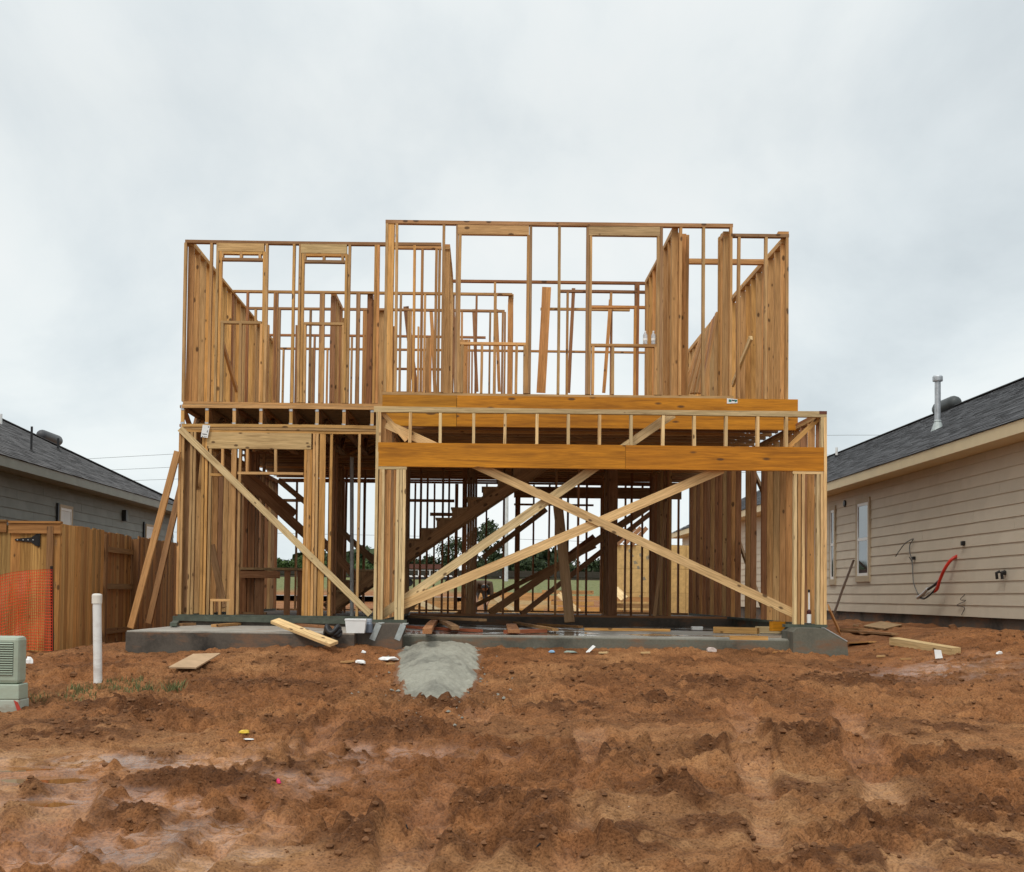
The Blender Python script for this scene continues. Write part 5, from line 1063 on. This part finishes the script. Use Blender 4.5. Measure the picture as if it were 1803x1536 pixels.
o = hs.build('black_hose', BLACK, smooth=True); tag(o, 'bundled black plastic hose hanging over the porch slab edge', 'hose')
# boards propped against the outside of the left wall
scrap('propped_board', at(230, 1106, 18.66), at(313, 795, 18.62), .10, .038, (.25, 1, .1), ORG, 'board propped steeply on the left corner of the frame, foot by the porch', group='boards propped on the left wall')
scrap('propped_board', at(262, 1098, 20.4), at(352, 722, 20.3), .10, .038, (.25, 1, .1), BRN, 'second propped board behind the first, partly hidden by the corner', group='boards propped on the left wall')
# right-hand scraps beside the beige house
scrap('propped_board', at(1478, 1112, 17.6), at(1459, 1070, 17.2), .12, .02, (1, 0, 0), ORG, 'short board leaning on the foot of the right garage corner', group='boards by the right corner')
def onmud(px, py, dz=.02): P = gsurf(px, py); return P+Vector((0, 0, dz))
for (a, b, w, t, c, lb) in (((1478, 1111), (1520, 1110), .16, .03, BRN, 'left board of the scrap heap by the beige house'), ((1507, 1104), (1548, 1092), .10, .03, BRN, 'narrow board slanting up at the back of the scrap heap'), ((1486, 1113), (1576, 1120), .10, .03, BRN, 'long thin front board of the scrap heap by the beige house'), ((1495, 1136), (1538, 1133), .22, .02, TAN, 'small pale plywood scrap nearest the right curb')):
    scrap('timber_board', onmud(*a), onmud(*b), w, t, up_, c, lb, group='scrap boards by the beige house')
P1, P2, P3, P4 = onmud(1520, 1106), onmud(1558, 1112), onmud(1589, 1104), onmud(1550, 1098)
MB().prism([P1, P2, P3, P4], (0, 0, .018)).build('plywood_piece', OSB, center=True); tag(bpy.data.objects['plywood_piece'], 'square brown plywood piece on the scrap heap by the beige house', 'plywood', 'scrap boards by the beige house')
o = scrap('timber_block', onmud(1574, 1137, .06), onmud(1683, 1152, .03), .14, .09, (0, -.2, 1), (0.62, .42, .20), 'yellow timber offcut with a white paper tag lying on the mud at right', 'timber', 'scrap boards by the beige house')
P = at(1652, 1148, gsurf(1652, 1155).y-.16); MB().prism([at(1645, 1144, P.y), at(1657, 1145, P.y), at(1660, 1159, P.y-.02), at(1647, 1160, P.y-.02)], (0, .004, 0)).build('paper_tag', PAPER, center=True); tag(bpy.data.objects['paper_tag.001'] if 'paper_tag.001' in bpy.data.objects else bpy.data.objects['paper_tag'], 'white paper tag hanging on the timber offcut at right', 'tag')
Pa, Pb = gpt(297+20, 1186), gpt(388, 1163); d_ = Vector((1, .2, 0)).normalized()
q = [onmud(297, 1187, .05), onmud(345, 1186, .045), onmud(388, 1162, .06), onmud(340, 1163, .06)]
MB().prism(q, (0, 0, .016)).build('plywood_piece', plain('pale_plywood', (.50, .33, .19), .75, var=.1), center=True); tag(bpy.data.objects['plywood_piece.001'], 'pale plywood piece lying flat on the mud before the porch', 'plywood')
P = gpt(1471, 1080); scrap('pole', Vector((atX(1466, 1085, 6.6).x, atX(1466, 1085, 6.6).y, .02)), atX(1503, 987, 7.44), .035, .035, (0, 1, 0), (.09, .06, .045), 'thin dark pole leaning on the beige wall by the windows', 'pole', None)
# caulk gun / tall bottle hanging in the right pier
P = at(1424.5, 1094, YG+.05); k = P.y/F; cb = empty('foam_can', Vector((P.x, P.y, .04)), 'white foam can with long applicator tube standing in the right garage post', 'foam can'); P.z = .04
MB().lathe([(3.6*k, 0), (4.0*k, 1*k), (4.0*k, 17*k), (2.5*k, 18*k)], P, 14).build('body', WHITE, cb); MB().lathe([(3.7*k, 18*k), (3.7*k, 23*k), (1.6*k, 26*k)], P, 14).build('collar', plain('dark_red_collar', (.06, .012, .012), .5), cb)
MB().tube([P+Vector((0, 0, 26*k)), P+Vector((-.3*k, 0, 56*k))], 1.6*k, 10).build('tube', WHITE, cb); MB().tube([P+Vector((-.3*k, 0, 56*k)), P+Vector((-.3*k, 0, 61*k))], 2.0*k, 10).build('nozzle', BLACK, cb); MB().lathe([(4.1*k, -.3*k), (4.1*k, 2.2*k)], P, 14).build('foot_ring', BLACK, cb)
# ------------------------------------------------------------------ cables on the beige wall
def wirepx(name, pts, off, r_, mat, parent=None):
    P = [atX(*q, XWR-o_) for q, o_ in zip(pts, off)]
    # smooth
    Q = []
    for i in range(len(P)-1):
        a, b, c, d = P[max(i-1, 0)], P[i], P[i+1], P[min(i+2, len(P)-1)]
        for t in np.linspace(0, 1, 6, endpoint=False): Q.append(.5*((2*b)+(c-a)*t+(2*a-5*b+4*c-d)*t*t+(3*b-a-3*c+d)*t**3))
    Q.append(P[-1]); return MB().tube(Q, r_, 8).build(name, mat, parent, smooth=True)
e = empty('power_cable', atX(1686, 980, XWR-.1), 'red power cable with black and bare ends coming out of the beige wall', 'cable')
wirepx('red_jacket', [(1686, 979), (1675, 986), (1664, 1001), (1655, 1021), (1650, 1037), (1644, 1042)], [.0, .10, .16, .18, .18, .18], .026, REDP, e)
wirepx('red_jacket', [(1684, 980), (1673, 988), (1662, 1003), (1653, 1023), (1648, 1036)], [.0, .09, .13, .14, .14], .016, REDP, e)
wirepx('black_conductor', [(1655, 1021), (1646, 1030), (1634, 1038)], [.18, .19, .19], .022, BLACK, e); wirepx('black_conductor', [(1652, 1030), (1643, 1042), (1628, 1054), (1618, 1052)], [.18, .2, .2, .19], .016, BLACK, e)
wirepx('bare_end', [(1634, 1037), (1626, 1045), (1616, 1053)], [.19, .2, .2], .028, BARE, e); wirepx('bare_end', [(1638, 1041), (1628, 1049), (1619, 1053)], [.18, .18, .18], .014, WHITE, e)
o = wirepx('wall_cable', [(1577, 980), (1585, 968), (1594, 957), (1608, 949), (1602, 960), (1602, 973), (1606, 987), (1607, 1005), (1609, 1028), (1618, 1049)], [.1, .11, .10, .04, .05, .06, .07, .1, .13, .19], .008, GREYP); tag(o, 'grey cable looping from the beige wall down to the red cable', 'cable')
o = wirepx('wall_cable', [(1601, 981), (1604, 986), (1606, 990)], [.06, .05, .05], .007, BLACK); tag(o, 'short black cable stub on the looping grey cable', 'cable')
P = onR(1607, 949)
o = wirepx('wall_cable', [(1699, 1047), (1691, 1056), (1700, 1058), (1685, 1066), (1698, 1070), (1693, 1083)], [.01, .05, .03, .05, .03, .03], .005, BLACK); tag(o, 'thin black zigzag wire low on the beige wall', 'cable')

# ------------------------------------------------------------------ work table indoors
P = at(475, 1082, 21.5); P.z = 0; wt = empty('work_table', P, 'rough timber work table seen through the front door opening', 'table')
a, b = at(417, 1004, 21.3), at(533, 1007, 21.3)
MB().box((a.x, 21.2, .76), (b.x, 21.75, .80)).build('table_top', OSB, wt, center=True, color=RED); lum(wt, 'apron', (a.x+.03, 21.22, .68), (a.x+.75, 21.22, .68), .12, .03, (0, 1, 0), RED)
for c in (457, 506, 529): x = Xp(c, 21.3, .4); lum(wt, 'leg', (x, 21.28, .0), (x, 21.28, .759), .16 if c < 460 else .10, .038, (0, 1, 0), RED)
x = Xp(430, 21.6, .4); lum(wt, 'leg', (x, 21.65, 0), (x, 21.65, .759), .3, .03, (0, 1, 0), RED)

# ------------------------------------------------------------------ beyond the house
# worker bending over
def person(P, label):
    pe = empty('person', P, label, 'person', parent=None)
    V = {'pelvis': (0, 0, .80), 'waist': (.0, -.08, .90), 'chest': (.08, -.34, .93), 'neck': (.10, -.50, .88), 'head': (.11, -.60, .82), 'crown': (.11, -.68, .76),
         'hipL': (-.10, 0, .76), 'kneeL': (-.13, -.10, .44), 'ankL': (-.14, 0, .08), 'toeL': (-.15, -.16, .03), 'hipR': (.10, 0, .76), 'kneeR': (.13, -.10, .44), 'ankR': (.14, .0, .08), 'toeR': (.15, -.16, .03),
         'shL': (-.10, -.38, .92), 'elL': (-.16, -.44, .64), 'wrL': (-.08, -.50, .42), 'haL': (-.06, -.52, .34), 'shR': (.26, -.38, .92), 'elR': (.30, -.46, .64), 'wrR': (.18, -.52, .42), 'haR': (.15, -.54, .34)}
    E = [('pelvis', 'waist'), ('waist', 'chest'), ('chest', 'neck'), ('neck', 'head'), ('head', 'crown'), ('pelvis', 'hipL'), ('hipL', 'kneeL'), ('kneeL', 'ankL'), ('ankL', 'toeL'), ('pelvis', 'hipR'), ('hipR', 'kneeR'), ('kneeR', 'ankR'), ('ankR', 'toeR'),
         ('chest', 'shL'), ('shL', 'elL'), ('elL', 'wrL'), ('wrL', 'haL'), ('chest', 'shR'), ('shR', 'elR'), ('elR', 'wrR'), ('wrR', 'haR')]
    rad = {'pelvis': .15, 'waist': .15, 'chest': .17, 'neck': .06, 'head': .095, 'crown': .085, 'hipL': .095, 'hipR': .095, 'kneeL': .065, 'kneeR': .065, 'ankL': .05, 'ankR': .05, 'toeL': .045, 'toeR': .045, 'shL': .07, 'shR': .07, 'elL': .05, 'elR': .05, 'wrL': .035, 'wrR': .035, 'haL': .04, 'haR': .04}
    ks = list(V); me = bpy.data.meshes.new('body'); me.from_pydata([V[k] for k in ks], [(ks.index(a), ks.index(b)) for a, b in E], [])
    o = bpy.data.objects.new('body', me); link(o, pe, Matrix.Translation(P)); sk = o.modifiers.new('skin', 'SKIN')
    for i, k in enumerate(ks): me.skin_vertices[0].data[i].radius = (rad[k], rad[k]); me.skin_vertices[0].data[i].use_root = (k == 'pelvis')
    o.modifiers.new('sub', 'SUBSURF').levels = 1; dg = bpy.context.evaluated_depsgraph_get(); ev = o.evaluated_get(dg); m2 = bpy.data.meshes.new_from_object(ev); o.modifiers.clear(); o.data = m2
    for mt in (SHIRT, JEANS, SKIN, LEATHER): m2.materials.append(mt)
    for p in m2.polygons:
        c = p.center
        p.material_index = 3 if c.z < .10 and abs(c.x) > .05 and c.y > -.35 else 1 if (c.z < .80 and c.y > -.25) else 2 if (c.z < .60 or c.y < -.56) else 0
        p.use_smooth = True
    MB().lathe([(.19, -.03), (.20, .0), (.19, .05)], P+Vector((0, -.02, .82)), 16).build('tool_belt', LEATHER, pe); 
    for sx in (-.2, .2): MB().box((P.x+sx-.05, P.y-.08, P.z+.62), (P.x+sx+.05, P.y+.08, P.z+.84)).build('tool_pouch', LEATHER, pe, center=True, bevel=.02)
    MB().lathe([(.10, 0), (.095, .05), (.05, .09)], P+Vector((.11, -.66, .80)), 14).build('cap', LEATHER, pe)
P = at(846, 1081, 33.0); P.z = gz(P.x, 33.0); person(P, 'person in dark shirt, grey trousers and tool belt bending over behind the frame')
# framed roof trusses / wall panels lying behind the house
GRP = 'stacks of framing lumber behind the house'
def lying(name, label, Y, px0, px1, ya, yb, n, cols, diag=True):
    a, b = at(px0, ya, Y), at(px1, ya, Y); z = gz((a.x+b.x)/2, Y)
    s_ = empty(name, (a.x, Y, z), label, 'lumber stack', GRP); top = Zp((px0+px1)/2, ya, Y)
    for i in range(n):
        yy_ = Y+i*.35; zz = z+.06+(top-z-.06)*i/max(1, n-1)
        lum(s_, 'lumber', (a.x+random.uniform(-.4, .1), yy_, zz), (b.x+random.uniform(-.1, .4), yy_, zz), .12, .06, (0, 1, 0), pick(*cols))
    if diag:
        x = a.x+.3
        while x < b.x-.8: lum(s_, 'web', (x, Y-.05, top-.05), (x+.62, Y-.06, z+.15), .16, .05, (0, 1, 0), (0.80, 0.66, 0.40)); x += 1.25
lying('lumber_stack', 'pale truss webs lying in the dirt behind the right end of the house', 36, 852, 960, 1047, 1078, 6, (YEL, TAN, PALE))
lying('lumber_stack', 'long yellow lumber lying in the dirt beyond the middle posts', 37, 965, 1052, 1043, 1078, 5, (YEL, TAN, ORG))
lying('lumber_stack', 'brown lumber stack lying before the yellow sheathed wall', 31, 1084, 1170, 1056, 1075, 4, (ORG, TAN), False)
lying('lumber_stack', 'pale lumber lying in the dirt beyond the stairs', 34, 716, 800, 1056, 1080, 5, (PALE, TAN))
lum(bpy.data.objects['lumber_stack.002'], 'lumber', at(1083, 1038, 31.5), at(1100, 1056, 30.5), .2, .06, (0, 1, 0), PALE)
# yellow sheathed building
Y0 = 42.0; bx0, bx1 = at(1080, 1000, Y0).x, 11.0; hz = gz(5.5, Y0); sb = empty('sheathed_house', (6, Y0, hz), 'neighbouring house shell sheathed in yellow strand board seen through the frame', 'house')
nx_ = 5; ph = 1.2
for j in range(3):
    for i in range(nx_):
        xa = bx0+i*1.22; zb_ = hz-.05+j*.80; MB().box((xa+.01, Y0, zb_+.006), (xa+1.21, Y0+.02, zb_+.794)).build('sheathing_panel', OSBL, sb, center=True)
mb = MB().box((bx0, Y0+.03, hz-.1), (bx1, Y0+1.5, hz+2.36)).build('wall_frame', OSBL, sb, center=True)
for i in range(3): lum(sb, 'rafter', (bx0+.1+.25*i, Y0-.1, hz+2.36), (bx0+.75+.2*i, Y0+.3, hz+2.95), .14, .04, (0, 1, 0), RED)
mb = MB(); r = random.Random(3)
for i in range(26):
    x, z = bx0+.5+r.random()*1.3, hz+.5+r.random()*1.9; mb.add([(x, Y0-.003, z), (x+.06+r.random()*.08, Y0-.003, z+.02), (x+.05, Y0-.003, z+.12), (x-.02, Y0-.003, z+.1)], [(0, 1, 2, 3)])
tag(mb.build('print_marks', plain('grey_print', (.30, .26, .18), .8), sb), kind='stuff')
# far: road, trailer with striped bar, field fence, poles, lines
MB().box((-40, 52, 0), (2.0, 57, .02)).build('road', ASPH, None, Matrix.Translation((0, 0, gz(-3, 54.5)+.12))); tag(bpy.data.objects['road'], kind='structure')
tr = empty('flatbed_trailer', at(740, 1030, 55), 'rust red trailer with white rails and striped side bar beyond the house', 'trailer'); Y = 55
def fb(n, q0, q1, dy, mat): a, b = at(*q0, Y), at(*q1, Y); return MB().box((min(a.x, b.x), Y, min(a.z, b.z)), (max(a.x, b.x), Y+dy, max(a.z, b.z))).build(n, mat, tr, center=True)
fb('load', (690, 993), (776, 1002), 1.2, FARRED); fb('rail', (700, 1003.5), (772, 1004.8), .05, WHITE)
for c in (716, 737, 757, 770): fb('rail_post', (c-.7, 1003.6), (c+.7, 1014), .04, WHITE)
fb('side_bar', (690, 1013.4), (826, 1016.2), .06, FARRED); fb('underframe', (695, 1016.4), (815, 1021), 1.5, BLACK)
for c in range(700, 822, 10):
    a = [at(*q, Y-.01) for q in ((c, 1013.5), (c+5, 1013.5), (c+7, 1016), (c+2, 1016))]; MB().prism([a[0], a[3], a[2], a[1]], (0, .008, 0)).build('white_stripe', WHITE, tr, center=True)
for c in (720, 790): P = at(c, 1026, Y+.3); MB().tube([P, P+Vector((0, .25, 0))], 7*Y/F, 14).build('wheel', BLACK, tr)
for i in range(16):
    pass
ff = empty('field_fence', (0, 82, gz(0, 82)), 'low dark fence along the far edge of the green field', 'fence')
for i in range(30):
    x = -28+i*2.2; lum(ff, 'post', (x, 82, gz(x, 82)-.1), (x, 82, gz(x, 82)+.65), .08, .08, (0, 1, 0), (.06, .045, .035))
for z in (.12, .3, .48, .62): lum(ff, 'rail', (-30, 81.95, gz(0, 82)+z), (38, 81.95, gz(0, 82)+z), .13, .03, (0, 1, 0), (.05, .04, .03))
P = at(891, 1032, 76); P.z = gz(P.x, 76); pl = empty('light_pole', P, 'slim pale pole standing in the green field', 'pole')
MB().tube([P, Vector((P.x, P.y, Zp(890, 870, 76)))], [.12, .09], 10).build('shaft', plain('pale_pole', (.6, .6, .6), .6), pl)
for (ya, yb, lb) in ((797, 794, 'uppermost thin power line crossing the sky left of the frame'), (819, 817, 'middle thin power line crossing the sky left of the frame'), (839, 838, 'lower thin power line crossing the sky left of the frame'), (928, 931, 'lowest power line seen through the ground floor openings')):
    Y = 130; pts = [at(x, ya+(yb-ya)*(x-200)/100+ .00002*(x-850)**2, Y) for x in range(-900, 2800, 200)]
    o = MB().tube(pts, .022, 5).build('power_line', plain('grey_wire', (.25, .26, .27), .6)); tag(o, lb, 'power line', 'power lines')
# trees
def tree(name, P, h, w, mat, label, seed, nleaf, trunk_h=.3, leaf=.35, flat=.8, sparse=False, group='trees beyond the field'):
    r = random.Random(seed); t = empty(name, P, label, 'tree', group); tb_ = MB()
    top = P+Vector((0, 0, h*.72)); tb_.tube([P+Vector((0, 0, -.3)), P+Vector((r.uniform(-.1, .1), 0, h*.35)), top], [h*.030, h*.02, h*.006], 7)
    cl = []
    for i in range(13 if not sparse else 20):
        a = r.random()*6.283; q = w*.5*math.sqrt(r.random()); z = trunk_h*h+(1-trunk_h)*h*r.random(); s_ = math.sqrt(max(.08, 1-((z/h-trunk_h-.35*(1-trunk_h))/(1-trunk_h)/.75)**2)); c = P+Vector((q*s_*math.cos(a), q*s_*math.sin(a), z)); cl.append((c, r.uniform(.5, 1.1)))
        tb_.tube([P+Vector((0, 0, h*r.uniform(.2, .5))), (P+Vector((0, 0, z*.75))+c)/2, c], [h*.012, h*.007, h*.002], 5)
    tb_.build('trunk', BARK, t)
    n = nleaf; V = []; Fc = []
    for i in range(n):
        c, s_ = r.choice(cl); R_ = s_*w*(.20 if not sparse else .14); d = Vector((r.gauss(0, 1), r.gauss(0, 1), r.gauss(0, .75))).normalized()*R_*(r.random()**.4); q = c+d
        if q.z < P.z+.1: continue
        a = Vector((r.gauss(0, 1), r.gauss(0, 1), r.gauss(0, 1))).normalized(); b = a.orthogonal().normalized(); a2 = a.cross(b); s2 = leaf*r.uniform(.5, 1.1); k = len(V)
        V += [q-b*s2*.5, q+a2*s2*.3, q+b*s2*.5, q-a2*s2*.3]; Fc.append((k, k+1, k+2, k+3))
    me = bpy.data.meshes.new('crown'); me.from_pydata([tuple(v) for v in V], [], Fc); me.materials.append(mat); o = bpy.data.objects.new('crown', me); link(o, t); return t
def tpx(name, px, ytop, wpx, Y, mat, label, seed, n, **kw):
    P = at(px, 1030, Y); P.z = gz(P.x, Y)-.1; top = Zp(px, ytop, Y); tree(name, P, top-P.z, wpx*Y/F, mat, label, seed, n, **kw)
tpx('broadleaf_tree', 835, 928, 125, 96, LEAFD, 'loose open tree with thin foliage standing behind the stair post', 3, 3800, sparse=True, leaf=.26, trunk_h=.18)
tpx('dark_tree', 740, 985, 60, 100, LEAFD, 'dark low tree left of the loose open tree behind the stairs', 4, 2200)
tpx('dark_tree', 793, 990, 70, 100, LEAFD, 'dark low tree directly below the loose open tree', 14, 2200)
for i, (c, yt, w, lb) in enumerate(((895, 985, 60, 'dark tree just right of the stair post'), (945, 993, 45, 'small round dark tree between the middle studs'), (985, 998, 50, 'dark tree behind the leaning plank'), (1035, 992, 60, 'dark tree left of the dark wall post'), (1100, 980, 60, 'dark tree behind the yellow sheathed shell'), (480, 985, 46, 'green tree at the left of the front door view'), (512, 992, 40, 'lower green tree in the middle of the front door view'), (540, 985, 46, 'green tree at the right of the front door view'), (585, 992, 50, 'green tree behind the studs right of the door'), (640, 990, 60, 'green tree behind the steel post'), (690, 992, 60, 'green tree hidden partly by the left garage pier'))):
    tpx('dark_tree' if c > 700 else 'green_tree', c, yt, w*1.25, 105+(i % 3)*4, LEAFD if c > 700 else LEAFM, lb, 20+i, 2000)
for i, (x, lb) in enumerate(((-45, 'bushy tree far left beyond the grey green house'), (62, 'bushy tree far right beyond the beige house'))):
    P = Vector((x, 110, gz(x, 110))); tree('green_tree', P, 5, 6, LEAFM, lb, 60+i, 1500)
# treeline as one mass along the horizon
def treeline():
    r = random.Random(9); V = []; Fc = []
    for i in range(15000):
        x = r.uniform(-75, 75); hh = 1.9+1.1*math.sin(x*.35)+.6*math.sin(x*1.1+1); q = Vector((x, 118+r.uniform(-2, 2), gz(0, 118)+r.random()**.8*max(.8, hh)))
        a = Vector((r.gauss(0, 1), r.gauss(0, 1), r.gauss(0, 1))).normalized(); b = a.orthogonal().normalized(); c = a.cross(b); s_ = r.uniform(.25, .6); k = len(V); V += [q-b*s_, q+c*s_*.6, q+b*s_, q-c*s_*.6]; Fc.append((k, k+1, k+2, k+3))
    me = bpy.data.meshes.new('treeline'); me.from_pydata([tuple(v) for v in V], [], Fc); me.materials.append(LEAFD); o = bpy.data.objects.new('treeline', me); link(o); tag(o, 'low dark belt of shrubs along the far edge of the field', kind='stuff')
treeline()

# small wood chips on the mud in front of the slab
rc = random.Random(21)
for (px, py, lb) in ((682, 1172, 'pale wood chip on the mud just right of the white scraps by the left curb'), (600, 1168, 'wood chip on the mud left of the white crumpled scrap'), (1055, 1152, 'wood chip at the slab edge right of the white paper sheet'), (1128, 1153, 'wood chip at the foot of the slab between the paper and the dirty white lump'),
                     (1362, 1151, 'wood chip on the mud left of the right curb block'), (1545, 1158, 'larger pale wood chip on the mud between the right curb and the tagged offcut'), (1585, 1163, 'wood chip on the mud just in front of the tagged offcut')):
    q = gsurf(px, py); a = rc.uniform(-.6, .6); Ln = rc.uniform(.06, .16)
    o = lum(None, 'wood_chip', q+Vector((0, 0, .012)), q+Vector((Ln*math.cos(a), Ln*math.sin(a), .018)), rc.uniform(.03, .06), .02, (0, 0, 1), rc.choice((PALE, TAN, ORG)))
    tag(o, lb, 'wood chip', 'wood chips on the mud')
